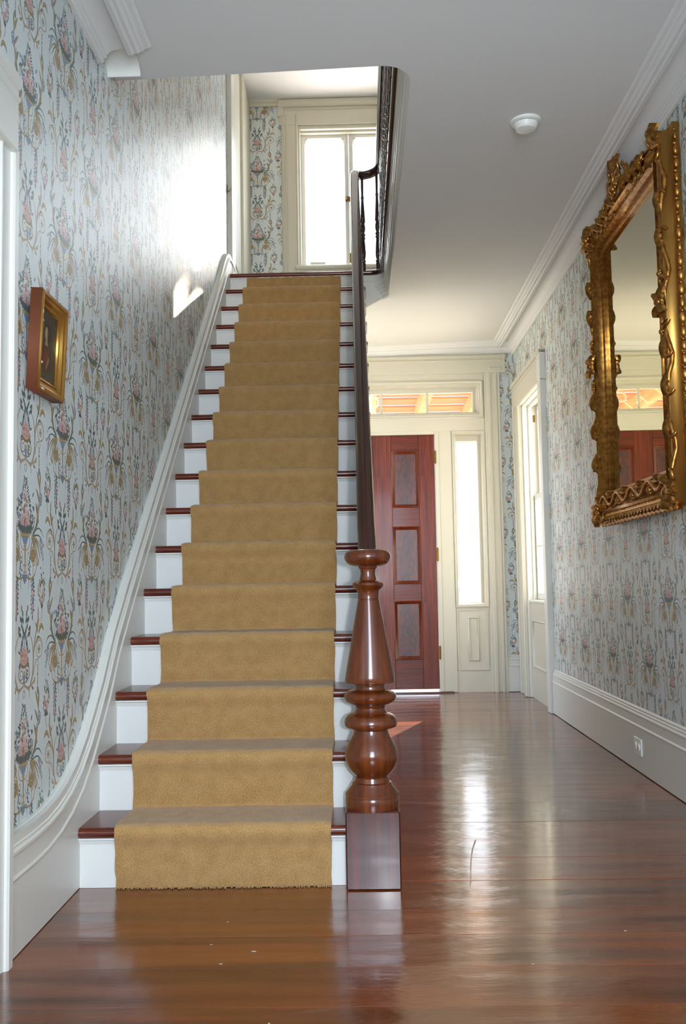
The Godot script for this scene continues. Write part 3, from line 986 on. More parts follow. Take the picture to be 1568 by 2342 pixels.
	# threshold
	obj("threshold", B.new().box(Vector3(0.60, -0.02, zz), Vector3(1.70, 0.012, z + 0.05), 0.006), mats.block, d)
	# leaf
	var lf = obj("door_leaf", B.new().box(Vector3(0.666, 0.034, z - 0.052), Vector3(1.576, 2.258, z - 0.028)), mats.door_v, d)
	var zf = z - 0.004
	var zb = z - 0.05
	for s in [[0.664, 0.795], [1.438, 1.578], [1.032, 1.198]]:
		obj("stile", B.new().box(Vector3(s[0], 0.032, zb), Vector3(s[1], 2.26, zf), 0.0025), mats.door_v, lf)
	for s in [[0.032, 0.292], [0.796, 0.948], [1.447, 1.620], [2.118, 2.26]]:
		for w in [[0.795, 1.032], [1.198, 1.438]]:
			obj("rail", B.new().box(Vector3(w[0], s[0], zb), Vector3(w[1], s[1], zf), 0.002), mats.door_h, lf)
	for w in [[0.795, 1.032], [1.198, 1.438]]:
		for s in [[0.292, 0.796], [0.948, 1.447], [1.620, 2.118]]:
			mould_rect("panel_moulding", w[0] - 0.004, w[1] + 0.004, s[0] - 0.004, s[1] + 0.004, z - 0.018, [V(0, 0), V(0, 0.018), V(0.006, 0.022), V(0.013, 0.019), V(0.018, 0.010), V(0.026, 0.007), V(0.030, 0.0)], mats.door_v, lf)
			var pb = B.new().box(Vector3(w[0] + 0.024, s[0] + 0.024, z - 0.034), Vector3(w[1] - 0.024, s[1] - 0.024, z - 0.016), 0.002)
			pb.u.resize(pb.v.size())
			for k in pb.v.size():
				pb.u[k] = Vector2((pb.v[k].x - w[0]) / (w[1] - w[0]), (s[1] - pb.v[k].y) / (s[1] - s[0]) * 0.9 + 0.05 * s[0])
			obj("panel", pb, mats.burl, lf)
	for y in [2.06, 0.345, 1.2]:
		var hb = B.new()
		hb.box(Vector3(1.574, y - 0.055, z - 0.008), Vector3(1.600, y + 0.055, z + 0.004), 0.002)
		hb.lathe(Vector3(1.588, y, z + 0.008), [V(0.0, -0.062), V(0.006, -0.060), V(0.004, -0.054), V(0.008, -0.05), V(0.008, 0.05), V(0.004, 0.054), V(0.006, 0.060), V(0.0, 0.062)], 12)
		obj("hinge", hb, mats.brass, lf)
	var kb = B.new().lathe(Vector3(0.72, 1.05, z + 0.03), [V(0.0, -0.03), V(0.022, -0.02), V(0.03, 0.0), V(0.022, 0.02), V(0.0, 0.03)], 16)
	obj("door_knob", kb, mats.brass, lf)

# ------------------------------------------------------------------ window in the right wall
func sash(parent: Node3D, called: String, x: float, z0: float, z1: float, y0: float, y1: float, cols: int, rows: int, th := 0.034) -> void:
	# a sash in a plane of constant x
	var s = Node3D.new()
	s.name = called
	parent.add_child(s, true)
	var w = 0.045
	obj("stile", B.new().box(Vector3(x - th / 2, y0, z0), Vector3(x + th / 2, y1, z0 + w), 0.004), mats.trim, s)
	obj("stile", B.new().box(Vector3(x - th / 2, y0, z1 - w), Vector3(x + th / 2, y1, z1), 0.004), mats.trim, s)
	obj("rail", B.new().box(Vector3(x - th / 2, y0, z0 + w), Vector3(x + th / 2, y0 + 0.055, z1 - w), 0.004), mats.trim, s)
	obj("rail", B.new().box(Vector3(x - th / 2, y1 - 0.045, z0 + w), Vector3(x + th / 2, y1, z1 - w), 0.004), mats.trim, s)
	for k in range(1, cols):
		var z = lerpf(z0 + w, z1 - w, float(k) / cols)
		obj("muntin", B.new().box(Vector3(x - 0.012, y0 + 0.05, z - 0.009), Vector3(x + 0.012, y1 - 0.04, z + 0.009), 0.004), mats.trim, s)
	for k in range(1, rows):
		var y = lerpf(y0 + 0.055, y1 - 0.045, float(k) / rows)
		obj("muntin", B.new().box(Vector3(x - 0.012, y - 0.009, z0 + w), Vector3(x + 0.012, y + 0.009, z1 - w), 0.004), mats.trim, s)
	for r in rows:
		for c in cols:
			var a = lerpf(y0 + 0.055, y1 - 0.045, float(r) / rows)
			var b = lerpf(y0 + 0.055, y1 - 0.045, float(r + 1) / rows)
			var p = lerpf(z0 + w, z1 - w, float(c) / cols)
			var q = lerpf(z0 + w, z1 - w, float(c + 1) / cols)
			obj("pane", B.new().box(Vector3(x - 0.0015, a, p), Vector3(x + 0.0015, b, q)), mats.glass, s)

func build_side_window() -> void:
	var w = thing("window_2")
	tag(w, "tall white sash window over a panelled apron in the right wall", "window", "structure")
	var xf = 2.256
	# casings, wider on the far side, and the head with its ears
	obj("casing", B.new().box(Vector3(xf, 0, -3.965), Vector3(2.31, 2.47, -3.865), 0.004), mats.trim, w)
	var fc = obj("casing", B.new().box(Vector3(xf + 0.012, 0, -5.17), Vector3(2.31, 2.47, -4.855), 0.004), mats.cream, w)
	obj("reed", B.new().box(Vector3(xf, 0, -5.17), Vector3(xf + 0.02, 2.47, -5.13), 0.005), mats.cream, fc)
	obj("reed", B.new().box(Vector3(xf - 0.004, 0, -4.93), Vector3(xf + 0.02, 2.44, -4.86), 0.008), mats.cream, fc)
	var hd = obj("head_casing", B.new().box(Vector3(xf + 0.004, 2.44, -5.185), Vector3(2.31, 2.66, -3.85), 0.004), mats.cream, w)
	obj("cap_moulding", B.new().box(Vector3(xf - 0.012, 2.63, -5.19), Vector3(2.31, 2.665, -3.845), 0.008), mats.cream, hd)
	obj("cap_moulding", B.new().box(Vector3(xf - 0.004, 2.595, -5.187), Vector3(2.31, 2.615, -3.848), 0.006), mats.cream, hd)
	obj("ear_block", B.new().box(Vector3(xf - 0.002, 2.44, -3.97), Vector3(2.31, 2.662, -3.845), 0.004), mats.trim, hd)
	obj("soffit_bead", B.new().box(Vector3(xf - 0.004, 2.425, -4.86), Vector3(2.31, 2.455, -3.95), 0.008), mats.cream, hd)
	# reveals
	obj("jamb", B.new().box(Vector3(2.29, 0, -4.875), Vector3(2.65, 2.47, -4.835), 0.004), mats.trim, w)
	obj("jamb", B.new().box(Vector3(2.29, 0, -3.985), Vector3(2.65, 2.47, -3.95), 0.004), mats.trim, w)
	obj("jamb_head", B.new().box(Vector3(2.29, 2.415, -4.86), Vector3(2.65, 2.5, -3.96), 0.004), mats.trim, w)
	obj("stop_bead", B.new().box(Vector3(2.335, 0.8, -4.84), Vector3(2.362, 2.42, -4.815), 0.004), mats.trim, w)
	obj("stop_bead", B.new().box(Vector3(2.335, 0.8, -3.985), Vector3(2.362, 2.42, -3.96), 0.004), mats.trim, w)
	obj("stop_bead", B.new().box(Vector3(2.335, 2.395, -4.83), Vector3(2.362, 2.42, -3.97), 0.004), mats.trim, w)
	obj("sash_pulley", B.new().box(Vector3(2.375, 2.28, -4.839), Vector3(2.395, 2.34, -4.833), 0.002), mats.brass, w)
	obj("sill", B.new().box(Vector3(2.30, 0.775, -4.85), Vector3(2.54, 0.80, -3.96), 0.006), mats.trim, w)
	sash(w, "lower_sash", 2.382, -4.83, -3.97, 0.80, 1.665, 3, 2)
	sash(w, "upper_sash", 2.424, -4.83, -3.97, 1.625, 2.415, 3, 2)
	var ap = obj("apron", B.new().box(Vector3(2.31, 0.0, -4.85), Vector3(2.42, 0.79, -3.96)), mats.cream, w)
	var mb = B.new()
	var pr = [V(0, 0), V(0.003, 0.010), V(0.014, 0.014), V(0.022, 0.006), V(0.026, 0.0)]
	var cs = [Vector3(2.311, 0.25, -4.74), Vector3(2.311, 0.25, -4.06), Vector3(2.311, 0.645, -4.06), Vector3(2.311, 0.645, -4.74)]
	var ds = [Vector3(0, 1, 1), Vector3(0, 1, -1), Vector3(0, -1, -1), Vector3(0, -1, 1)]
	for k in 4:
		var rr = []
		for j in [k, (k + 1) % 4]:
			rr.append(Transform3D(Basis(ds[j], Vector3(-1, 0, 0), Vector3(0, 1, 0)), cs[j]))
		mb.sweep(rr, pr, true, false, 0.4)
	obj("panel_moulding", mb, mats.cream, ap)

# ------------------------------------------------------------------ window on the landing
func build_landing_window() -> void:
	var z = -5.27
	var w = thing("window_1")
	tag(w, "bright two-leaf window in a cream casing at the head of the stairs", "window", "structure")
	var x0 = 0.41
	var x1 = 1.33
	for s in [[0.262, 0.412], [1.328, 1.478]]:
		var c = obj("casing", B.new().box(Vector3(s[0], 3.23, z - 0.01), Vector3(s[1], 5.24, z + 0.022), 0.004), mats.cream, w)
		for k in 3:
			var x: float = lerpf(s[0], s[1], [0.08, 0.30, 0.94][k])
			obj("reed", B.new().box(Vector3(x - 0.009, 3.23, z + 0.015), Vector3(x + 0.009, 5.22, z + [0.034, 0.030, 0.036][k]), 0.006), mats.cream, c)
	var hd = obj("head_casing", B.new().box(Vector3(0.245, 5.12, z - 0.01), Vector3(1.495, 5.30, z + 0.026), 0.004), mats.cream, w)
	obj("cap_moulding", B.new().box(Vector3(0.232, 5.285, z - 0.005), Vector3(1.508, 5.36, z + 0.05), 0.012), mats.cream, hd)
	obj("cap_moulding", B.new().box(Vector3(0.27, 5.255, z), Vector3(1.47, 5.272, z + 0.036), 0.006), mats.cream, hd)
	obj("ear_block", B.new().box(Vector3(0.232, 5.20, z - 0.005), Vector3(0.29, 5.34, z + 0.034), 0.004), mats.cream, hd)
	obj("ear_block", B.new().box(Vector3(1.45, 5.20, z - 0.005), Vector3(1.508, 5.34, z + 0.034), 0.004), mats.cream, hd)
	for s in [[x0 - 0.005, x0 + 0.022], [x1 - 0.022, x1 + 0.005]]:
		obj("jamb", B.new().box(Vector3(s[0], 3.78, z - 0.18), Vector3(s[1], 5.13, z + 0.01), 0.004), mats.cream, w)
	obj("jamb_head", B.new().box(Vector3(x0 + 0.02, 5.085, z - 0.178), Vector3(x1 - 0.02, 5.128, z + 0.0085), 0.004), mats.cream, w)
	obj("jamb_head", B.new().box(Vector3(x0, 5.065, z - 0.10), Vector3(x1, 5.10, z - 0.03), 0.004), mats.cream, w)
	obj("sill", B.new().box(Vector3(0.37, 3.775, z - 0.18), Vector3(1.37, 3.812, z + 0.05), 0.010), mats.cream, w)
	obj("apron", B.new().box(Vector3(0.40, 3.23, z - 0.002), Vector3(1.34, 3.78, z + 0.014), 0.004), mats.cream, w)
	# two casement leaves with shouldered top corners
	for s in [[0.432, 0.868], [0.872, 1.308]]:
		var lf = Node3D.new()
		lf.name = "casement"
		w.add_child(lf, true)
		var za = z - 0.115
		var zb = z - 0.075
		for q in [[s[0], s[0] + 0.038], [s[1] - 0.038, s[1]]]:
			obj("stile", B.new().box(Vector3(q[0], 3.812, za), Vector3(q[1], 5.07, zb), 0.004), mats.trim, lf)
		obj("rail", B.new().box(Vector3(s[0] + 0.03, 3.812, za), Vector3(s[1] - 0.03, 3.855, zb), 0.004), mats.trim, lf)
		obj("rail", B.new().box(Vector3(s[0] + 0.03, 5.035, za), Vector3(s[1] - 0.03, 5.07, zb), 0.004), mats.trim, lf)
		for m in [[s[0] + 0.036, 1.0], [s[1] - 0.036, -1.0]]:
			var br = [V(0, 0), V(0.03 * m[1], 0), V(0.026 * m[1], -0.012), V(0.012 * m[1], -0.02), V(0.006 * m[1], -0.06), V(0, -0.065)]
			obj("shoulder", B.new().extrude(br, Vector3(m[0], 5.038, za + 0.008), Vector3(1, 0, 0), Vector3.UP, Vector3(0, 0, 0.024)), mats.trim, lf)
		var mx: float = (s[0] + s[1]) / 2
		obj("drop_bead", B.new().box(Vector3(mx - 0.004, 5.0, za + 0.012), Vector3(mx + 0.004, 5.04, za + 0.028), 0.002), mats.trim, lf)
		obj("pane", B.new().box(Vector3(s[0] + 0.03, 3.84, z - 0.097), Vector3(s[1] - 0.03, 5.05, z - 0.094)), mats.glass, lf)
	var lk = obj("window_latch", B.new().box(Vector3(0.832, 4.43, z - 0.078), Vector3(0.885, 4.475, z - 0.055), 0.005), mats.brass, w)
	obj("knob", B.new().ball(Vector3(0.848, 4.452, z - 0.05), Vector3(0.010, 0.010, 0.012)), mats.brass, lk)
	obj("window_bolt", B.new().box(Vector3(0.866, 3.86, z - 0.076), Vector3(0.878, 3.95, z - 0.064), 0.003), mats.brass, w)
	# a crown strip above the wallpaper at the ceiling
	var tr = strip("trim_4", [V(0, 0), V(0, -0.052), V(0.014, -0.05), V(0.02, -0.03), V(0.034, -0.018), V(0.04, 0)], Vector3(-0.05, 5.36, z), Vector3(0.24, 5.36, z), Vector3(0, 0, 1), mats.cream)
	tag(tr, "narrow cream crown strip over the wallpaper left of the landing window", "moulding", "structure")
	# the windows behind the viewer; the upper one is added for its fill light
	var w4 = thing("window_4")
	tag(w4, "unseen upstairs window added at the front to go with its fill light", "window", "structure")
	for s in [[0.58, 0.66], [1.74, 1.82], [1.17, 1.23]]:
		obj("stile", B.new().box(Vector3(s[0], 3.88, 4.18), Vector3(s[1], 5.12, 4.30), 0.004), mats.trim, w4)
	for s in [[3.86, 3.95], [5.05, 5.13]]:
		obj("rail", B.new().box(Vector3(0.58, s[0], 4.185), Vector3(1.82, s[1], 4.295), 0.004), mats.trim, w4)
	obj("pane", B.new().box(Vector3(0.62, 3.9, 4.26), Vector3(1.78, 5.1, 4.264)), mats.glass, w4)
	var w3 = thing("window_3")
	tag(w3, "tall window in the wall behind the viewer", "window", "structure")
	for s in [[0.58, 0.66], [1.74, 1.82], [1.17, 1.23]]:
		obj("stile", B.new().box(Vector3(s[0], 0.83, 4.18), Vector3(s[1], 2.67, 4.30), 0.004), mats.trim, w3)
	for s in [[0.80, 0.90], [2.6, 2.68], [1.71, 1.77]]:
		obj("rail", B.new().box(Vector3(0.58, s[0], 4.18), Vector3(1.82, s[1], 4.30), 0.004), mats.trim, w3)
	obj("pane", B.new().box(Vector3(0.62, 0.86, 4.26), Vector3(1.78, 2.64, 4.264)), mats.glass, w3)

# ------------------------------------------------------------------ white door casing nearest the viewer
func build_near_door() -> void:
	var d = thing("door_2")
	tag(d, "white door casing at the left edge nearest the viewer", "door", "structure")
	var x = -0.03
	var cs = [V(0, 0), V(0.042, 0), V(0.045, 0.004), V(0.045, 0.030), V(0.040, 0.036), V(0.034, 0.038), V(0.031, 0.046), V(0.031, 0.085), V(0.036, 0.09), V(0.036, 0.10), V(0.028, 0.108), V(0.028, 0.16), V(0, 0.16)]
	obj("casing", B.new().extrude(cs, Vector3(x, 0, 0.60), Vector3(1, 0, 0), Vector3(0, 0, 1), Vector3(0, 2.14, 0), 0.4), mats.trim, d)
	obj("casing", B.new().extrude(cs, Vector3(x, 0, 1.72), Vector3(1, 0, 0), Vector3(0, 0, -1), Vector3(0, 2.14, 0), 0.4), mats.trim, d)
	var hd = obj("head_casing", B.new().box(Vector3(x, 2.125, 0.628), Vector3(0.022, 2.31, 1.74), 0.004), mats.trim, d)
	obj("cap_moulding", B.new().box(Vector3(x, 2.295, 0.624), Vector3(0.034, 2.335, 1.744), 0.010), mats.trim, hd)
	obj("cap_moulding", B.new().box(Vector3(x, 2.262, 0.626), Vector3(0.028, 2.278, 1.742), 0.005), mats.trim, hd)
	var lf = obj("door_leaf", B.new().box(Vector3(x - 0.02, 0.01, 0.70), Vector3(x + 0.012, 2.16, 1.58), 0.003), mats.trim, d)
	for y in [[0.2, 0.9], [1.05, 1.95]]:
		obj("panel", B.new().box(Vector3(x, y[0], 0.82), Vector3(x + 0.02, y[1], 1.46), 0.008), mats.trim, lf)

# ------------------------------------------------------------------ staircase
func build_stairs() -> void:
	var s = thing("staircase")
	tag(s, "steep straight white staircase with dark red-brown treads, turned newel post and handrail", "staircase")
	var xr = 0.985
	for i in range(1, STEPS + 1):
		var y = RISE * i
		var z = -(i - 1) * GO
		# riser with its cove under the nosing
		var rb = B.new().box(Vector3(0, y - RISE, z - 0.045), Vector3(0.955, y - 0.03, z - 0.022))
		var r = obj("riser", rb, mats.riser, s)
		obj("cove", B.new().extrude([V(0, 0), V(0.016, 0), V(0.016, -0.005), V(0.008, -0.009), V(0.004, -0.020), V(0, -0.020)], Vector3(0.0, y - 0.032, z - 0.022), Vector3(0, 0, 1), Vector3.UP, Vector3(0.955, 0, 0)), mats.riser, r)
		if i == STEPS:
			continue
		# tread with half-round nosing and a return at its open end
		var pr = [V(-GO - 0.03, 0), V(-GO - 0.03, -0.032), V(-0.016, -0.032)]
		pr.append_array(arc(V(-0.016, -0.016), 0.016, -PI / 2, PI / 2, 8))
		var t = obj("tread", B.new().extrude(pr, Vector3(0, y, z), Vector3(0, 0, 1), Vector3.UP, Vector3(xr - 0.016, 0, 0), 0.7), mats.mahogany_h, s)
		var rp = [V(-0.03, 0), V(-0.03, -0.032), V(0, -0.032)]
		rp.append_array(arc(V(0, -0.016), 0.016, -PI / 2, PI / 2, 8))
		obj("nosing_return", B.new().extrude(rp, Vector3(xr - 0.016, y, z - GO - 0.005), Vector3(1, 0, 0), Vector3.UP, Vector3(0, 0, GO + 0.001), 0.7), mats.mahogany_h, t)
		# scrolled bracket under the open end
		var bp = [V(0, 0), V(-GO + 0.02, 0), V(-GO + 0.02, -0.03), V(-0.16, -0.05), V(-0.13, -0.10), V(-0.10, -0.085), V(-0.085, -0.10), V(-0.06, -0.145), V(-0.03, -0.15), V(-0.012, -0.12), V(0, -0.12)]
		obj("bracket", B.new().extrude(bp, Vector3(0.965, y - 0.032, z - 0.016), Vector3(0, 0, 1), Vector3.UP, Vector3(0.012, 0, 0)), mats.riser, s)
	# outer string and the panelling under it
	var op = [V(-0.022, 0.0)]
	for i in range(1, STEPS):
		op.append(V(-(i - 1) * GO - 0.022, RISE * i - 0.032))
		op.append(V(-i * GO - 0.022, RISE * i - 0.032))
	op.append(V(-3.70, 3.19)); op.append(V(-3.74, 3.19)); op.append(V(-3.74, 0.0))
	obj("outer_string", B.new().extrude(op, Vector3(0.945, 0, 0), Vector3(0, 0, 1), Vector3.UP, Vector3(0.02, 0, 0)), mats.trim, s)
	obj("back_panel", B.new().box(Vector3(-0.02, 0.0, -3.74), Vector3(0.95, 3.05, -3.70)), mats.trim, s)

	# newel post: square block, turned shaft, flat cap
	var nc = Vector3(0.941, 0, -0.05)
	var nb = obj("newel_block", B.new().box(Vector3(0.855, 0.0, -0.136), Vector3(1.027, 0.240, 0.034), 0.004), mats.block, s)
	var k = 0.001437
	var prof = []
	for q in [[0.0, 0.226], [60, 0.226], [60, 0.238], [60.5, 0.246], [60, 0.262], [59, 0.266], [60.5, 0.2675], [60, 0.275], [46, 0.300], [44, 0.308], [40, 0.312], [38, 0.322], [37.5, 0.326], [36, 0.328], [37, 0.331], [43, 0.338], [49, 0.349], [55, 0.363], [58.6, 0.380], [59.8, 0.395], [58.5, 0.410], [55, 0.425], [50, 0.440], [45, 0.452], [41, 0.463], [38.5, 0.474], [38, 0.480], [40, 0.482], [57, 0.490], [59, 0.496], [59.8, 0.505], [58, 0.516], [53, 0.526], [46, 0.532], [38, 0.536], [36, 0.540], [34, 0.544], [32.5, 0.552], [33.5, 0.556], [35, 0.558], [34, 0.561], [46, 0.566], [55, 0.574], [59, 0.585], [59, 0.594], [54, 0.604], [46, 0.609], [36, 0.612], [34, 0.618], [34.5, 0.628], [35, 0.632], [52, 0.634], [56, 0.636], [57, 0.640], [55, 0.662], [24.5, 0.908], [23, 0.909], [23, 0.912], [24.5, 0.914], [24, 0.930], [26, 0.942], [30, 0.948], [35, 0.954], [36.5, 0.960], [35, 0.966], [28, 0.972], [20, 0.976], [18.5, 0.984], [16.5, 0.998], [18, 1.012], [21.5, 1.018], [22, 1.022], [33, 1.024], [42, 1.028], [49, 1.036], [53, 1.048], [53.5, 1.056], [51, 1.067], [46, 1.074], [40, 1.078], [0, 1.080]]:
		prof.append(V(q[0] * k, q[1] - 0.0))
	# heights were read along the sight line; bring the shaft down to sit on its block
	var lo = 0.226
	for j in prof.size():
		prof[j].y = lo + 0.010 + (prof[j].y - lo) * 0.975
	obj("newel_shaft", B.new().lathe(nc, prof, 64, 0.55), mats.newel, s)
	nb.set_meta("label", "dark worn square newel base")
	# handrail
	var path = [Vector3(0.941, 1.045, -0.045), Vector3(0.941, 1.085, -0.105), Vector3(0.939, 1.15, -0.19)]
	for j in 14:
		var t = (j + 1) / 14.0
		path.append(Vector3(lerpf(0.939, 0.921, t), lerpf(1.15, 3.72, t), lerpf(-0.19, -3.36, t)))
	path.append_array([Vector3(0.921, 3.84, -3.50), Vector3(0.922, 3.905, -3.58), Vector3(0.925, 3.940, -3.64), Vector3(0.935, 3.955, -3.685), Vector3(0.955, 3.960, -3.71), Vector3(0.985, 3.963, -3.725), Vector3(1.03, 3.972, -3.725), Vector3(1.07, 3.985, -3.715), Vector3(1.095, 3.995, -3.69), Vector3(1.105, 4.0, -3.65), Vector3(1.105, 4.0, -3.60)])
	obj("handrail", rail(path), mats.rail, s)
	# slim turned balusters, two to a tread
	for i in range(1, STEPS):
		for f in [0.07, 0.185]:
			var z: float = -(i - 1) * GO - f
			if i == 1 and f < 0.15:
				continue
			var t = clampf((-z - 0.19) / 3.17, 0.0, 1.2)
			var yt = 1.15 + 2.57 * t - 0.03
			if z > -0.19:
				yt = 1.10
			baluster(s, Vector3(lerpf(0.938, 0.925, t), RISE * i, z), yt - RISE * i)

func rail(path: Array) -> B:
	var pr = []
	for q in [[-0.016, -0.030], [0.016, -0.030], [0.022, -0.022], [0.020, -0.014], [0.029, -0.006], [0.031, 0.004], [0.027, 0.014], [0.018, 0.021], [0.0, 0.024], [-0.018, 0.021], [-0.027, 0.014], [-0.031, 0.004], [-0.029, -0.006], [-0.020, -0.014], [-0.022, -0.022]]:
		pr.append(V(q[0], q[1]))
	var rings = []
	for k in path.size():
		var d: Vector3 = (path[mini(k + 1, path.size() - 1)] - path[maxi(k - 1, 0)]).normalized()
		var x = d.cross(Vector3.UP).normalized()
		var y = x.cross(d).normalized()
		rings.append(Transform3D(Basis(x, y, -d), path[k]))
	return B.new().sweep(rings, pr, true, true, 0.8)

var baluster_mesh: ArrayMesh

func baluster(parent: Node, at: Vector3, h: float) -> MeshInstance3D:
	if baluster_mesh == null:
		var pr = []
		for q in [[0.0, 0.0], [0.017, 0.0], [0.017, 0.085], [0.013, 0.09], [0.018, 0.10], [0.018, 0.112], [0.012, 0.12], [0.017, 0.15], [0.019, 0.19], [0.015, 0.29], [0.012, 0.33], [0.017, 0.34], [0.017, 0.352], [0.011, 0.36], [0.017, 0.372], [0.017, 0.385], [0.011, 0.40], [0.017, 0.43], [0.018, 0.46], [0.013, 0.50], [0.018, 0.51], [0.017, 0.56], [0.013, 0.66], [0.009, 0.75], [0.012, 0.765], [0.012, 0.775], [0.0085, 0.785], [0.010, 1.0], [0.0, 1.0]]:
			pr.append(V(q[0], q[1]))
		baluster_mesh = B.new().lathe(Vector3.ZERO, pr, 12, 0.5).mesh()
	var o = MeshInstance3D.new()
	o.name = "baluster"
	o.mesh = baluster_mesh
	o.material_override = mats.rail
	o.position = at
	o.scale = Vector3(1, h, 1)
	parent.add_child(o, true)
	return o

func build_landing_balustrade() -> void:
	var s = thing("landing_balustrade", Vector3(1.1, 3.23, -2.2))
	s.position = Vector3.ZERO
	tag(s, "dark upstairs balustrade along the edge of the stairwell over a white moulded fascia", "balustrade")
	# line of the opening, seen from above: from the head of the stairs round to the front
	var line = [Vector2(0.965, -3.735), Vector2(1.03, -3.735)]
	line.append_array(arc(V(1.03, -3.605), 0.13, -PI / 2 + 0.2, 0.0, 8))
	for q in [-3.0, -2.2, -1.5]:
		line.append(Vector2(1.16, q))
	line.append_array(arc(V(1.03, -0.70), 0.13, 0.0, PI / 2, 8))
	var rings = []
	for k in line.size():
		var a: Vector2 = line[maxi(k - 1, 0)]
		var b: Vector2 = line[mini(k + 1, line.size() - 1)]
		var d = (b - a).normalized()
		var inw = Vector3(-d.y, 0, d.x)
		if inw.dot(Vector3(0.5 - line[k].x, 0, -2.2 - line[k].y)) < 0.0:
			inw = -inw
		rings.append(Transform3D(Basis(inw, Vector3.UP, Vector3(d.x, 0, d.y)), Vector3(line[k].x, 0, line[k].y)))
	var fp = [V(-0.01, 3.195), V(-0.01, 3.023), V(0.002, 3.0215), V(0.008, 3.025), V(0.011, 3.032), V(0.009, 3.042), V(0.016, 3.050), V(0.022, 3.062), V(0.022, 3.074), V(0.029, 3.082), V(0.031, 3.104), V(0.035, 3.108), V(0.036, 3.145), V(0.042, 3.152), V(0.042, 3.195)]
	obj("fascia", B.new().sweep(rings, fp, true, true, 0.5), mats.trim, s)
	var np = [V(-0.02, 3.232), V(-0.02, 3.196), V(0.046, 3.196)]
	np.append_array(arc(V(0.046, 3.214), 0.018, -PI / 2, PI / 2, 8))
	obj("floor_nosing", B.new().sweep(rings, np, true, true, 0.8), mats.rail, s)
	# nosing of the top step, up to the corner
	var tp = [V(-0.09, 0), V(-0.09, -0.034), V(-0.017, -0.034)]
	tp.append_array(arc(V(-0.017, -0.017), 0.017, -PI / 2, PI / 2, 8))
	obj("landing_nosing", B.new().extrude(tp, Vector3(0, 3.231, -3.68), Vector3(0, 0, 1), Vector3.UP, Vector3(0.985, 0, 0), 0.7), mats.mahogany_h, get_node("staircase"))
	obj("fascia_end", B.new().extrude([V(-0.03, 3.197), V(0.14, 3.197), V(0.14, 3.02), V(0.10, 3.0), V(0.05, 2.975), V(0.0, 2.945), V(-0.03, 2.925)], Vector3(0.965, 0, -3.72), Vector3(1, 0, 0), Vector3.UP, Vector3(0, 0, 0.022)), mats.trim, s)
	# rail and balusters along the opening
	var path = [Vector3(1.105, 4.0, -3.595)]
	for k in 9:
		path.append(Vector3(1.105, 4.0, -3.3 + k * 0.3))
	path.append_array([Vector3(1.10, 4.0, -0.75), Vector3(1.07, 4.0, -0.67), Vector3(1.0, 4.0, -0.645), Vector3(0.7, 4.0, -0.645), Vector3(0.0, 4.0, -0.645)])
	obj("handrail", rail(path), mats.rail, s)
	baluster(s, Vector3(0.975, 3.225, -3.70), 0.72)
	baluster(s, Vector3(1.082, 3.225, -3.70), 0.75)
	var n = 23
	for k in n:
		baluster(s, Vector3(1.107, 3.225, lerpf(-3.56, -0.78, float(k) / (n - 1))), 0.76)

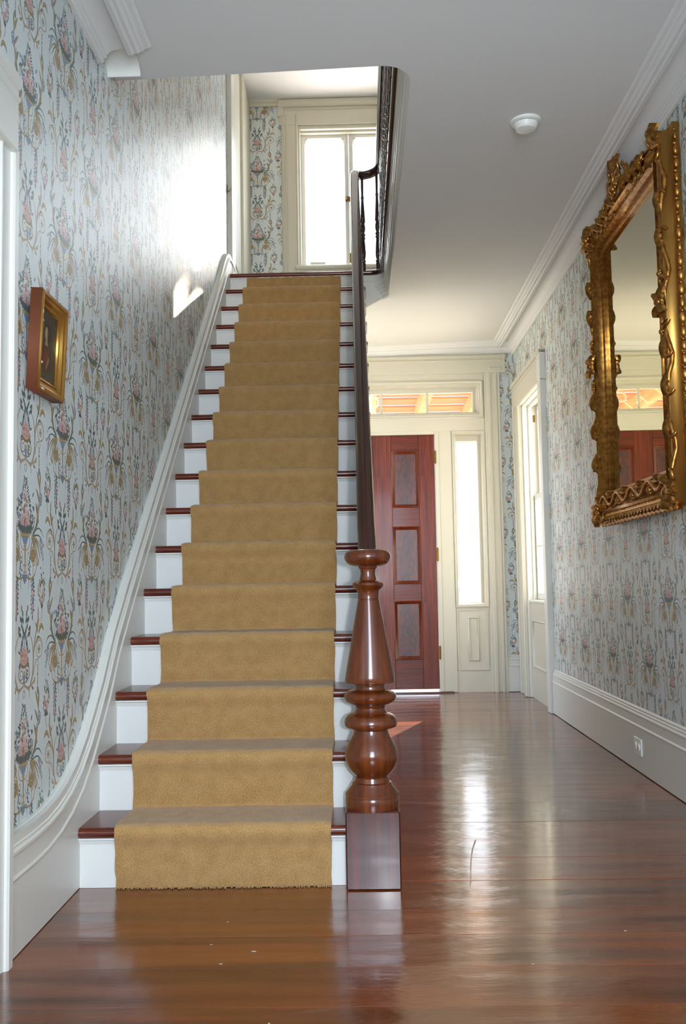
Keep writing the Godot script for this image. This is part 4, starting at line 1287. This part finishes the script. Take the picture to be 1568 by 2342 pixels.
# ------------------------------------------------------------------ carpet runner
func build_runner() -> void:
	var pts = [V(-0.010, 0.002)]
	for i in range(1, STEPS):
		var y = RISE * i
		var z = -(i - 1) * GO
		var w = 0.004 * sin(i * 2.3)
		pts.append(V(z - 0.006, y - RISE + (0.02 if i > 1 else 0.03)))
		pts.append(V(z - 0.003 + w * 0.5, y - 0.13))
		pts.append(V(z - 0.004 + w * 0.5, y - 0.075))
		pts.append(V(z + 0.000, y - 0.056))
		pts.append(V(z + 0.009, y - 0.042))
		pts.append(V(z + 0.015, y - 0.028))
		for t in 6:
			var a = -0.1 + (PI / 2 + 0.1) * t / 5.0
			pts.append(V(z - 0.014 + cos(a) * 0.031, y - 0.017 + sin(a) * 0.031))
		pts.append(V(z - 0.08, y + 0.013 + w * 0.3))
		pts.append(V(z - 0.16, y + 0.012))
		pts.append(V(z - GO - 0.001, y + 0.012))
		pts.append(V(z - GO - 0.006, y + 0.016))
	pts.append(V(-16 * GO - 0.006, 3.195 - 0.13))
	pts.append(V(-16 * GO - 0.006, 3.195))
	var b = B.new()
	var nx = 40
	var f = noise(91, 9.0, 3)
	var grid = []
	var nors = []
	for j in pts.size():
		var a: Vector2 = pts[maxi(j - 1, 0)]
		var c: Vector2 = pts[mini(j + 1, pts.size() - 1)]
		var d = (c - a).normalized()
		var nr = Vector3(0, -d.x, d.y)
		# the run goes to -z, so outwards is up and towards the viewer
		if nr.y < 0.0 and nr.z < 0.0:
			nr = -nr
		if nr.z < -0.3 or nr.y < -0.6:
			nr = -nr
		var row = []
		for k in nx + 1:
			var x = lerpf(0.119, 0.808, float(k) / nx)
			var edge: float = minf(k, nx - k)
			var q = Vector3(x, pts[j].y, pts[j].x)
			q += nr * (f.get_noise_2d(x * 1.3, pts[j].y * 3.0 - pts[j].x) * 0.0035 - (0.004 if edge == 0.0 else 0.0))
			if k == 0 or k == nx:
				q.x += f.get_noise_2d(pts[j].y * 2.0, 7.0 + k) * 0.004
			row.append(q)
		grid.append(row)
		nors.append(nr)
	for j in pts.size() - 1:
		for k in nx:
			var n0: Vector3 = nors[j]
			var n1: Vector3 = nors[j + 1]
			b.tri(grid[j][k], grid[j][k + 1], grid[j + 1][k + 1], n0, n0, n1)
			b.tri(grid[j][k], grid[j + 1][k + 1], grid[j + 1][k], n0, n1, n1)
		# bound edges
		for e in [[0, -1.0], [nx, 1.0]]:
			var o = Vector3(e[1], 0, 0)
			var p: Vector3 = grid[j][e[0]]
			var q: Vector3 = grid[j + 1][e[0]]
			b.face([p, q, q - nors[j + 1] * 0.012, p - nors[j] * 0.012], o)
	var r = thing("stair_runner")
	tag(r, "golden tan pile carpet runner laid down the middle of the stairs", "carpet")
	obj("pile", b, mats.carpet, r)
	# frayed ends at the foot and at the head
	rng.seed = 5
	var tb = B.new()
	for k in 260:
		var x = rng.randf_range(0.121, 0.806)
		var z = rng.randf_range(-0.006, 0.002)
		var h = rng.randf_range(0.003, 0.008)
		tb.tube([Vector3(x, 0.004 + h, z), Vector3(x + rng.randf_range(-0.002, 0.002), 0.001, z + rng.randf_range(0.001, 0.005))], 0.0012, 0.0008, 4)
	for k in 200:
		var x = rng.randf_range(0.121, 0.806)
		tb.tube([Vector3(x, 3.186, -3.686), Vector3(x + rng.randf_range(-0.003, 0.003), 3.186 + rng.randf_range(0.006, 0.014), -3.684)], 0.0014, 0.001, 4)
	var fr = obj("frayed_end", tb, mats.carpet, r)
	fr.set_meta("kind", "stuff")

# ------------------------------------------------------------------ gilt mirror on the right wall
func build_mirror() -> void:
	var m = thing("wall_mirror")
	tag(m, "large mirror in an ornate carved gilt frame on the right wall", "mirror")
	# plane of the frame: u towards -z .. here +u runs to -z, v up, w out of the wall (-x)
	var z0 = -1.985
	var z1 = -1.0
	var y0 = 1.425
	var y1 = 2.72
	var xw = 2.298
	obj("mirror_glass", B.new().box(Vector3(xw - 0.030, y0 - 0.01, z0 - 0.01), Vector3(xw - 0.024, y1 + 0.01, z1 + 0.01)), mats.mirror, m)
	# four mitred members; profile x outwards from the sight edge, y out from the wall
	var pr = [V(0, 0.0), V(0, 0.034), V(0.006, 0.040), V(0.014, 0.040), V(0.018, 0.035), V(0.026, 0.036), V(0.030, 0.050), V(0.040, 0.058)]
	for i in 7:
		var t = PI * 0.95 + PI * 0.75 * i / 6.0
		pr.append(V(0.066 + cos(t) * 0.022, 0.060 + sin(t) * 0.018))
	pr.append_array([V(0.088, 0.060), V(0.100, 0.066), V(0.112, 0.062), V(0.122, 0.048), V(0.128, 0.022), V(0.128, 0.0)])
	for k in pr.size():
		pr[k] = V(pr[k].x * 1.04, pr[k].y * 1.25)
	var cv = [V(0.128, 0.078)]
	for i in 9:
		var t = PI / 2 * i / 8.0
		cv.append(V(0.137 + 0.022 * (1.0 - cos(t)), 0.078 - 0.046 * sin(t)))
	cv.append_array([V(0.166, 0.030), V(0.166, 0.0), V(0.128, 0.0)])
	cv.reverse()
	var cs = [Vector3(xw, y0, z0), Vector3(xw, y0, z1), Vector3(xw, y1, z1), Vector3(xw, y1, z0)]
	var ds = [Vector3(0, -1, -1), Vector3(0, -1, 1), Vector3(0, 1, 1), Vector3(0, 1, -1)]
	for k in 4:
		var rr = []
		for j in [k, (k + 1) % 4]:
			rr.append(Transform3D(Basis(ds[j], Vector3(-1, 0, 0), Vector3(0, 0, 1)), cs[j]))
		obj("frame_member", B.new().sweep(rr, pr, true, false, 0.6), mats.gilt, m)
		obj("outer_cove", B.new().sweep(rr, cv, true, false, 0.9), mats.gilt_bright, m)
	# beaded sight edge
	var bb = B.new()
	for k in 118:
		var t = k / 118.0
		for e in [[cs[0], cs[1]], [cs[3], cs[2]]]:
			if k % 2 == 0:
				var p: Vector3 = e[0].lerp(e[1], t)
				bb.ball(p + Vector3(-0.042, 0.010 * (1.0 if p.y > 2.0 else -1.0), 0), Vector3(0.004, 0.0055, 0.006), 4, 6)
		for e in [[cs[0], cs[3]], [cs[1], cs[2]]]:
			var p: Vector3 = e[0].lerp(e[1], t)
			bb.ball(p + Vector3(-0.042, 0, 0.010 * (1.0 if p.z > -1.5 else -1.0)), Vector3(0.004, 0.005, 0.0055), 4, 6)
	var bd = obj("beading", bb, mats.gilt_bright, m)
	bd.set_meta("kind", "stuff")
	# ornament placed by (u along z, v along y), out = distance from the wall
	var P = func(z: float, y: float, out: float) -> Vector3: return Vector3(xw - out * 1.2, y, z)
	# carved scrolls: C shapes in the plane of the frame
	var scroll = func(z: float, y: float, r: float, a0: float, sweep_: float, out: float, th: float, nm: String) -> void:
		var pts = []
		for i in 22:
			var t = i / 21.0
			var a = a0 + sweep_ * t
			var q = r * (1.0 - 0.62 * t)
			pts.append(P.call(z + cos(a) * q, y + sin(a) * q, out + 0.014 * sin(PI * t)))
		var b = B.new().tube(pts, th, th * 0.55, 8, 1.3)
		b.ball(pts[-1], Vector3.ONE * th * 1.5, 6, 8)
		obj(nm, b, mats.gilt, m)
	var leaf = func(z: float, y: float, ang: float, l: float, w: float, out: float) -> void:
		# a curled acanthus leaf with a raised rib
		var b = B.new()
		var d = Vector3(0, sin(ang), cos(ang))
		var s = Vector3(0, cos(ang), -sin(ang))
		var o: Vector3 = P.call(z, y, out)
		var rows = []
		for i in 8:
			var t = i / 7.0
			var hw = w * sin(PI * pow(t, 0.7) * 0.94 + 0.12) * (1.0 + 0.22 * sin(t * 19.0))
			var c = o + d * l * t + Vector3(-0.020 * sin(PI * t) - 0.014 * t * t, 0, 0)
			rows.append([c - s * hw + Vector3(0.010, 0, 0), c - s * hw * 0.45 + Vector3(-0.002, 0, 0), c + Vector3(-0.008, 0, 0), c + s * hw * 0.45 + Vector3(-0.002, 0, 0), c + s * hw + Vector3(0.010, 0, 0)])
		for i in 7:
			for k in 4:
				var e0 = [Vector3(-1, 0, 0) + s * (k - 2) * 0.45 - d * (0.35 - i * 0.10), Vector3(-1, 0, 0) + s * (k - 1) * 0.45 - d * (0.35 - i * 0.10)]
				var e1 = [e0[0] + d * 0.10, e0[1] + d * 0.10]
				b.tri(rows[i][k], rows[i + 1][k], rows[i + 1][k + 1], e0[0].normalized(), e1[0].normalized(), e1[1].normalized())
				b.tri(rows[i][k], rows[i + 1][k + 1], rows[i][k + 1], e0[0].normalized(), e1[1].normalized(), e0[1].normalized())
			for k in [0, 4]:
				b.face([rows[i][k], rows[i + 1][k], rows[i + 1][k] + Vector3(0.012, 0, 0), rows[i][k] + Vector3(0.012, 0, 0)], s * (-1.0 if k == 0 else 1.0))
		obj("leaf_ornament", b, mats.gilt, m)
	var boss = func(z: float, y: float, r: float, out: float) -> void:
		var b = B.new().ball(P.call(z, y, out), Vector3(r * 0.8, r, r), 8, 12)
		for k in 6:
			var a = TAU * k / 6
			b.ball(P.call(z + cos(a) * r * 1.15, y + sin(a) * r * 1.15, out - r * 0.2), Vector3(r * 0.5, r * 0.55, r * 0.55), 5, 8)
		obj("boss", b, mats.gilt, m)
	var zc = (z0 + z1) / 2
	var oz0 = z0 - 0.132
	var oz1 = z1 + 0.132
	var oy0 = y0 - 0.132
	var oy1 = y1 + 0.132
	# corners
	for q in [[oz0, oy1, 1], [oz1, oy1, -1], [oz0, oy0, 1], [oz1, oy0, -1]]:
		var z: float = q[0]
		var y: float = q[1]
		var sz: float = q[2]
		var sy = 1.0 if y > 2.0 else -1.0
		boss.call(z + sz * 0.025, y - sy * 0.02, 0.026, 0.085)
		for k in 5:
			var base = atan2(sy, -sz)
			leaf.call(z + sz * 0.03, y - sy * 0.03, base + (k - 2) * 0.62, 0.085, 0.022, 0.072)
		scroll.call(z + sz * 0.10, y + sy * 0.002, 0.036, 0.0 if sz < 0 else PI, sz * sy * -4.6, 0.06, 0.0085, "scroll_ornament")
		scroll.call(z + sz * 0.012, y - sy * 0.095, 0.034, PI / 2 * sy, sz * sy * 4.6, 0.06, 0.0085, "scroll_ornament")
		leaf.call(z + sz * 0.055, y - sy * 0.055, atan2(-sy, sz), 0.07, 0.018, 0.07)
	# sides: scalloped runs of scrolls and leaves with a shell at mid height
	for sd in [[oz0 + 0.018, -1.0], [oz1 - 0.018, 1.0]]:
		var z: float = sd[0]
		var o: float = sd[1]
		boss.call(z, (y0 + y1) / 2 + 0.05, 0.024, 0.085)
		for k in 4:
			leaf.call(z, (y0 + y1) / 2 + 0.05, PI / 4 + k * PI / 2, 0.075, 0.02, 0.075)
		for k in [1.0, -1.0]:
			scroll.call(z + o * 0.012, (y0 + y1) / 2 + 0.05 + k * 0.085, 0.030, 0.0 if o > 0 else PI, k * o * 4.4, 0.062, 0.0075, "scroll_ornament")
			boss.call(z - o * 0.012, (y0 + y1) / 2 + 0.05 + k * 0.125, 0.013, 0.076)
		for y in [1.62, 1.80, 1.96, 2.36, 2.52]:
			var k = -1.0 if y < 2.0 else 1.0
			leaf.call(z + o * 0.006, y - 0.02 * k, PI / 2 * k, 0.10, 0.017, 0.066)
			scroll.call(z + o * 0.018, y + 0.06 * k, 0.024, 0.0 if o > 0 else PI, k * o * 4.2, 0.055, 0.0062, "scroll_ornament")
			boss.call(z - o * 0.03, y, 0.009, 0.064)
			boss.call(z - o * 0.03, y + 0.05 * k, 0.007, 0.064)
		# long fluted rib hugging the outer edge
		var rib = []
		for i in 34:
			var t = i / 33.0
			var y = lerpf(oy0 + 0.12, oy1 - 0.12, t)
			rib.append(P.call(z + o * (0.016 + 0.012 * sin(t * TAU * 3.5)), y, 0.058 + 0.008 * cos(t * TAU * 7.0)))
		obj("scalloped_rib", B.new().tube(rib, 0.011, 0.011, 8), mats.gilt, m)
	# carved outer edge close to the wall
	for sd in [[z0 - 0.172, -1.0], [z1 + 0.172, 1.0]]:
		var n = 26
		for i in n:
			var y = lerpf(oy0 + 0.03, oy1 - 0.03, float(i) / (n - 1))
			var q = rng.randf_range(0.6, 1.2)
			var b = B.new().ball(Vector3(xw - 0.020, y, sd[0]), Vector3(0.016 * q, 0.028 * q, 0.012 * q), 6, 8)
			b.ball(Vector3(xw - 0.024, y + 0.024, sd[0] + sd[1] * 0.004), Vector3(0.012, 0.009 * q, 0.010 * q), 5, 6)
			obj("edge_bead", b, mats.gilt, m)
	# top run: scrolls rising to a pierced cresting in the middle
	for k in [1.0, -1.0]:
		for q in [[0.13, 0.045, 0.050], [0.235, 0.020, 0.036], [0.325, 0.008, 0.030], [0.40, 0.0, 0.024]]:
			scroll.call(zc + k * q[0], oy1 - 0.008 + q[1], q[2], PI / 2, -k * 4.8, 0.062, 0.0085, "scroll_ornament")
			leaf.call(zc + k * (q[0] - 0.03), oy1 - 0.05 + q[1] * 0.6, PI / 2 - k * 0.7, 0.07, 0.018, 0.072)
			boss.call(zc + k * (q[0] + 0.02), oy1 - 0.062, 0.010, 0.068)
			boss.call(zc + k * (q[0] - 0.03), oy1 - 0.075, 0.008, 0.064)
		scroll.call(zc + k * 0.055, oy1 + 0.055, 0.052, -PI / 2, k * 5.0, 0.072, 0.011, "crest_scroll")
		scroll.call(zc + k * 0.045, oy1 + 0.120, 0.036, -PI / 2, k * 4.6, 0.072, 0.009, "crest_scroll")
		leaf.call(zc + k * 0.02, oy1 + 0.11, PI / 2 - k * 0.55, 0.075, 0.020, 0.072)
		for i in 4:
			boss.call(zc + k * (0.085 + 0.028 * i), oy1 + 0.115 - 0.028 * i, 0.009, 0.068)
	leaf.call(zc, oy1 + 0.10, PI / 2, 0.085, 0.026, 0.082)
	boss.call(zc, oy1 + 0.145, 0.022, 0.088)
	boss.call(zc, oy1 + 0.02, 0.024, 0.090)
	var ov = []
	for i in 21:
		var a = TAU * i / 20
		ov.append(P.call(zc + cos(a) * 0.030, oy1 + 0.055 + sin(a) * 0.050, 0.080))
	obj("cartouche", B.new().tube(ov, 0.009, 0.009, 8), mats.gilt_bright, m)
	# bottom: open gadrooned apron below a wavy ribbon
	var ap = B.new()
	ap.extrude([V(oz0 + 0.06, oy0 + 0.05), V(oz1 - 0.06, oy0 + 0.05), V(oz1 - 0.075, oy0 - 0.022), V(oz1 - 0.03, oy0 - 0.05), V(oz0 + 0.03, oy0 - 0.05), V(oz0 + 0.075, oy0 - 0.022)], Vector3(xw - 0.03, 0, 0), Vector3(0, 0, 1), Vector3.UP, Vector3(-0.018, 0, 0))
	obj("apron", ap, mats.gilt, m)
	var ng = 22
	for k in ng:
		var z = lerpf(oz0 + 0.085, oz1 - 0.085, float(k) / (ng - 1))
		var gl = []
		for i in 13:
			var a = TAU * i / 12
			gl.append(P.call(z + cos(a) * 0.013, oy0 + 0.004 + sin(a) * 0.030, 0.056))
		obj("gadroon", B.new().tube(gl, 0.006, 0.006, 6), mats.gilt_bright if k % 3 == 0 else mats.gilt, m)
	var rope = []
	for i in 60:
		var t = i / 59.0
		rope.append(P.call(lerpf(oz0 + 0.03, oz1 - 0.03, t), oy0 - 0.044 + 0.004 * sin(t * 120.0), 0.052))
	obj("lower_rope", B.new().tube(rope, 0.010, 0.010, 8), mats.gilt, m)
	for k in 4:
		var zz0 = lerpf(oz0 + 0.10, oz1 - 0.10, k / 4.0)
		var zz1 = lerpf(oz0 + 0.10, oz1 - 0.10, (k + 1) / 4.0)
		var rb = []
		for i in 17:
			var t = i / 16.0
			rb.append(P.call(lerpf(zz0, zz1, t), oy0 + 0.072 + 0.026 * sin(t * TAU), 0.078))
		obj("ribbon", B.new().tube(rb, 0.008, 0.008, 8), mats.gilt, m)
		boss.call(lerpf(zz0, zz1, 0.25), oy0 + 0.058, 0.015, 0.074)
		leaf.call(lerpf(zz0, zz1, 0.6), oy0 + 0.095, 0.3, 0.06, 0.016, 0.068)
		boss.call(lerpf(zz0, zz1, 0.8), oy0 + 0.085, 0.010, 0.072)

# ------------------------------------------------------------------ portrait on the left wall
func build_picture() -> void:
	var p = thing("framed_portrait", Vector3(-0.026, 1.530, 0.428))
	tag(p, "small dark oil portrait of a sitter in red, gilt framed, on the left wall", "painting")
	p.rotation = Vector3(0.0, 0.0, -0.047)
	# local axes: x out of the wall, y up, -z along the wall
	var w = 0.236
	var h = 0.292
	var fw = 0.046
	var pr = [V(0, 0), V(0, 0.032), V(0.004, 0.037), V(0.012, 0.037), V(0.017, 0.032), V(0.024, 0.030), V(0.030, 0.021), V(0.034, 0.020), V(0.037, 0.024), V(0.041, 0.022), V(0.043, 0.014), V(0.046, 0.013), V(0.046, 0.0)]
	var cs = [Vector3(0, 0, 0), Vector3(0, 0, -w), Vector3(0, h, -w), Vector3(0, h, 0)]
	var ds = [Vector3(0, 1, -1), Vector3(0, 1, 1), Vector3(0, -1, 1), Vector3(0, -1, -1)]
	for k in 4:
		var rr = []
		for j in [k, (k + 1) % 4]:
			rr.append(Transform3D(Basis(ds[j], Vector3(1, 0, 0), Vector3(0, 0, 1)), cs[j]))
		obj("frame_member", B.new().sweep(rr, pr.slice(1, 12), false, false, 0.5), mats.gilt_bright, p)
		obj("frame_side", B.new().sweep(rr, [V(0.001, 0.0), V(-0.0006, 0.0), V(-0.0006, 0.033), V(0.001, 0.033)], true, false, 0.5), mats.gilt_dark, p)
	obj("backing", B.new().box(Vector3(0.0, 0.004, -w + 0.004), Vector3(0.012, h - 0.004, -0.004)), mats.gilt_dark, p)
	# painted canvas: dark ground, a sitter turned to the left in a red dress
	var im = Image.create(128, 160, false, Image.FORMAT_RGB8)
	var f = noise(8, 0.05, 3)
	for y in 160:
		for x in 128:
			var u = x / 127.0
			var v = y / 159.0
			var c = Color8(70, 62, 46).lerp(Color8(40, 38, 34), clampf(0.5 + f.get_noise_2d(x, y) - (u - 0.75) * 0.6, 0, 1))
			if v > 0.80:
				c = c.lerp(Color8(84, 68, 44), clampf((v - 0.8) * 4.0, 0, 0.8))
			var hair = Vector2((u - 0.44) / 0.17, (v - 0.27) / 0.15).length()
			if hair < 1.0: c = c.lerp(Color8(30, 24, 20), 0.9)
			var dress = Vector2((u - 0.42) / (0.17 + 0.16 * clampf((v - 0.48) * 2.5, 0, 1)), (v - 0.66) / 0.20).length()
			if dress < 1.0: c = Color8(112, 42, 30).lerp(Color8(70, 26, 22), clampf(dress * dress + f.get_noise_2d(x * 2, y * 2) * 0.4, 0, 1))
			var neck = absf(u - 0.42) < 0.055 + 0.12 * clampf((v - 0.42) * 5.0, 0, 1) and v > 0.36 and v < 0.49
			if neck: c = Color8(150, 122, 86)
			var face = Vector2((u - 0.40) / 0.095, (v - 0.31) / 0.10).length()
			if face < 1.0: c = Color8(168, 138, 98).lerp(Color8(110, 86, 60), clampf((u - 0.36) * 5.0, 0, 1))
			var arm = Vector2((u - 0.55 + (v - 0.72) * 0.8) / 0.05, (v - 0.74) / 0.10).length()
			if arm < 1.0: c = Color8(138, 104, 72)
			im.set_pixel(x, y, c)
	var cm = std(Color.WHITE, 0.3)
	cm.albedo_texture = tex(im)
	var cb = B.new()
	cb.face([Vector3(0.016, fw - 0.004, -fw + 0.004), Vector3(0.016, fw - 0.004, -w + fw - 0.004), Vector3(0.016, h - fw + 0.004, -w + fw - 0.004), Vector3(0.016, h - fw + 0.004, -fw + 0.004)], Vector3(1, 0, 0))
	cb.u.resize(cb.v.size())
	for k in cb.v.size():
		cb.u[k] = Vector2((-cb.v[k].z - fw) / (w - 2 * fw), 1.0 - (cb.v[k].y - fw) / (h - 2 * fw))
	obj("canvas", cb, cm, p)
	# chips where the gilding has come off
	for q in [[0.008, 0.225, 0.014], [0.012, 0.20, 0.006], [0.02, 0.08, 0.006]]:
		obj("chip", B.new().ball(Vector3(0.036, q[1], -q[0]), Vector3(0.0016, q[2] * 0.6, 0.0035), 4, 8), mats.plastic, p)
	obj("chip", B.new().ball(Vector3(0.036, 0.006, -0.035), Vector3(0.0016, 0.003, 0.022), 4, 8), mats.plastic, p)

# ------------------------------------------------------------------ small things
func build_small() -> void:
	var s = thing("smoke_detector", Vector3(1.702, CEIL - 0.0125, -1.10))
	tag(s, "round white smoke detector on the hall ceiling", "smoke detector")
	obj("base", B.new().lathe(Vector3.ZERO, [V(0.0, -0.014), V(0.062, -0.014), V(0.068, -0.010), V(0.070, -0.004), V(0.070, 0.0)], 40), mats.plastic, s)
	obj("body", B.new().lathe(Vector3.ZERO, [V(0.0, -0.048), V(0.030, -0.047), V(0.044, -0.043), V(0.051, -0.034), V(0.055, -0.022), V(0.056, -0.0175), V(0.054, -0.0165)], 40), mats.plastic, s)
	obj("vent_gap", B.new().lathe(Vector3.ZERO, [V(0.052, -0.018), V(0.052, -0.012)], 40), mats.black, s)
	obj("test_button", B.new().ball(Vector3(0.018, -0.046, 0.01), Vector3(0.006, 0.002, 0.003), 5, 10), mats.black, s)

	var o = thing("wall_outlet", Vector3(2.276, 0.128, -1.73))
	tag(o, "white electrical outlet plate set low in the right skirting board", "outlet")
	obj("plate", B.new().box(Vector3(-0.007, -0.042, -0.064), Vector3(0.0, 0.042, 0.064), 0.003), mats.plastic, o)
	for k in [-0.026, 0.026]:
		var fb = B.new()
		var pr = arc(V(0, 0), 0.019, 0.0, TAU * 0.97, 20)
		fb.extrude(pr, Vector3(-0.005, 0, k), Vector3(0, 0, 1), Vector3.UP, Vector3(-0.007, 0, 0), 0.6)
		var fc = obj("socket", fb, mats.plastic, o)
		for y in [-0.006, 0.006]:
			obj("slot", B.new().box(Vector3(-0.0125, y - 0.001, k - 0.005), Vector3(-0.0118, y + 0.001, k + 0.004)), mats.black, fc)

	var k = thing("wall_hook", Vector3(-0.03, 3.90, -3.765))
	tag(k, "tiny metal hook near the far edge of the left wall above the top step", "hook")
	obj("plate", B.new().box(Vector3(0.0, -0.03, -0.012), Vector3(0.006, 0.03, 0.012), 0.002), mats.brass, k)
	obj("prong", B.new().tube([Vector3(0.004, -0.01, 0), Vector3(0.02, -0.02, 0), Vector3(0.026, -0.01, 0), Vector3(0.026, 0.004, 0)], 0.004, 0.003, 8), mats.brass, k)

	var bx = thing("small_box", Vector3(0.578, 3.812, -5.285))
	tag(bx, "small pale box lying on the sill of the landing window", "box")
	obj("body", B.new().box(Vector3(-0.068, 0.0, -0.03), Vector3(0.068, 0.026, 0.03), 0.003), mats.plastic, bx)
	obj("lid", B.new().box(Vector3(-0.070, 0.022, -0.032), Vector3(0.070, 0.032, 0.032), 0.003), mats.cream, bx)

# ------------------------------------------------------------------ outside
func build_outside() -> void:
	# ground and porch deck
	tag(obj("ground", B.new().box(Vector3(-40, -0.7, -60), Vector3(40, -0.5, 40)), mats.lawn), "pale sunlit ground outside the house", "ground", "structure")
	tag(obj("porch_floor", B.new().box(Vector3(-2.0, -0.49, -9.0), Vector3(4.5, -0.06, -5.62), 0.01), mats.paving), "pale porch floor outside the front door", "porch floor", "structure")
	# unseen tree added to block the sun from most of the landing window
	var tr = thing("added_shade_tree", Vector3(3.84, -0.5, -14.27))
	tag(tr, "unseen leafy tree added outside to keep the sun off most of the landing window", "tree")
	var tk = [Vector3(0, 0, 0), Vector3(0.05, 2.2, 0.04), Vector3(-0.04, 4.6, 0.0), Vector3(0.02, 7.0, 0.03), Vector3(0, 9.2, 0)]
	obj("trunk", B.new().tube(tk, 0.16, 0.05, 10), mats.bark, tr)
	for k in 7:
		var a = TAU * k / 7.0
		var y = 7.4 + 0.25 * k
		obj("branch", B.new().tube([Vector3(0, y, 0), Vector3(cos(a) * 0.45, y + 0.5, sin(a) * 0.45), Vector3(cos(a) * 0.8, y + 0.8, sin(a) * 0.8)], 0.035, 0.012, 7), mats.bark, tr)
	var lb = B.new()
	for sd in [-1.0, 1.0]:
		lb.face([Vector3(0, 0, 0), Vector3(sd * 0.045, 0.05, 0.012), Vector3(sd * 0.04, 0.11, 0.014), Vector3(0, 0.17, 0)], Vector3(0, 0, 1))
	var lm = lb.mesh()
	lm.surface_set_material(0, mats.leaf)
	var mm = MultiMesh.new()
	mm.transform_format = MultiMesh.TRANSFORM_3D
	mm.mesh = lm
	mm.instance_count = 5200
	rng.seed = 44
	for k in 5200:
		var d = Vector3(rng.randfn(), rng.randfn(), rng.randfn()).normalized() * pow(rng.randf(), 0.40)
		var bs = Basis.from_euler(Vector3(rng.randf() * TAU, rng.randf() * TAU, rng.randf() * TAU))
		mm.set_instance_transform(k, Transform3D(bs.scaled(Vector3.ONE * rng.randf_range(0.8, 1.3)), Vector3(0, 9.45, 0) + d * Vector3(1.02, 1.02, 1.02)))
	var fo = MultiMeshInstance3D.new()
	fo.name = "foliage"
	fo.multimesh = mm
	fo.set_meta("kind", "stuff")
	tr.add_child(fo, true)
	# bare timber porch roof seen through the transom
	var r = thing("porch_roof")
	tag(r, "bare orange timber porch roof seen through the glass over the front door", "porch roof")
	for k in 13:
		var z = -5.75 - k * 0.24
		var y = 3.0 if k % 2 else 3.028
		obj("board", B.new().box(Vector3(-1.2, y, z - 0.232), Vector3(3.6, y + 0.025, z + 0.004), 0.003), mats.pine, r)
	for x in [-0.60, -0.05, 0.50, 1.06, 1.62, 2.18]:
		obj("rafter", B.new().box(Vector3(x - 0.045, 2.83, -8.8), Vector3(x + 0.045, 2.998, -5.65), 0.004), mats.rafter, r)
	obj("header", B.new().box(Vector3(-1.2, 2.72, -8.96), Vector3(3.6, 2.99, -8.86), 0.006), mats.rafter, r)
	var lp = []
	for i in 25:
		var a = TAU * i / 24
		lp.append(Vector3(1.04 + cos(a) * 0.075, 2.76 + sin(a) * 0.055 + 0.01 * sin(a * 3.0), -6.3 + 0.02 * sin(a * 2.0)))
	var c = thing("cable_loop")
	tag(c, "white loop of electric cable hanging under the porch roof", "cable")
	obj("coil", B.new().tube(lp, 0.010, 0.010, 8), mats.plastic, c)
	obj("tail", B.new().tube([Vector3(1.04, 2.99, -6.3), Vector3(1.07, 2.90, -6.3), Vector3(1.05, 2.80, -6.3)], 0.010, 0.010, 8), mats.plastic, c)
	obj("tail", B.new().tube([Vector3(1.06, 2.72, -6.3), Vector3(1.09, 2.62, -6.29), Vector3(1.12, 2.55, -6.3)], 0.010, 0.010, 8), mats.plastic, c)
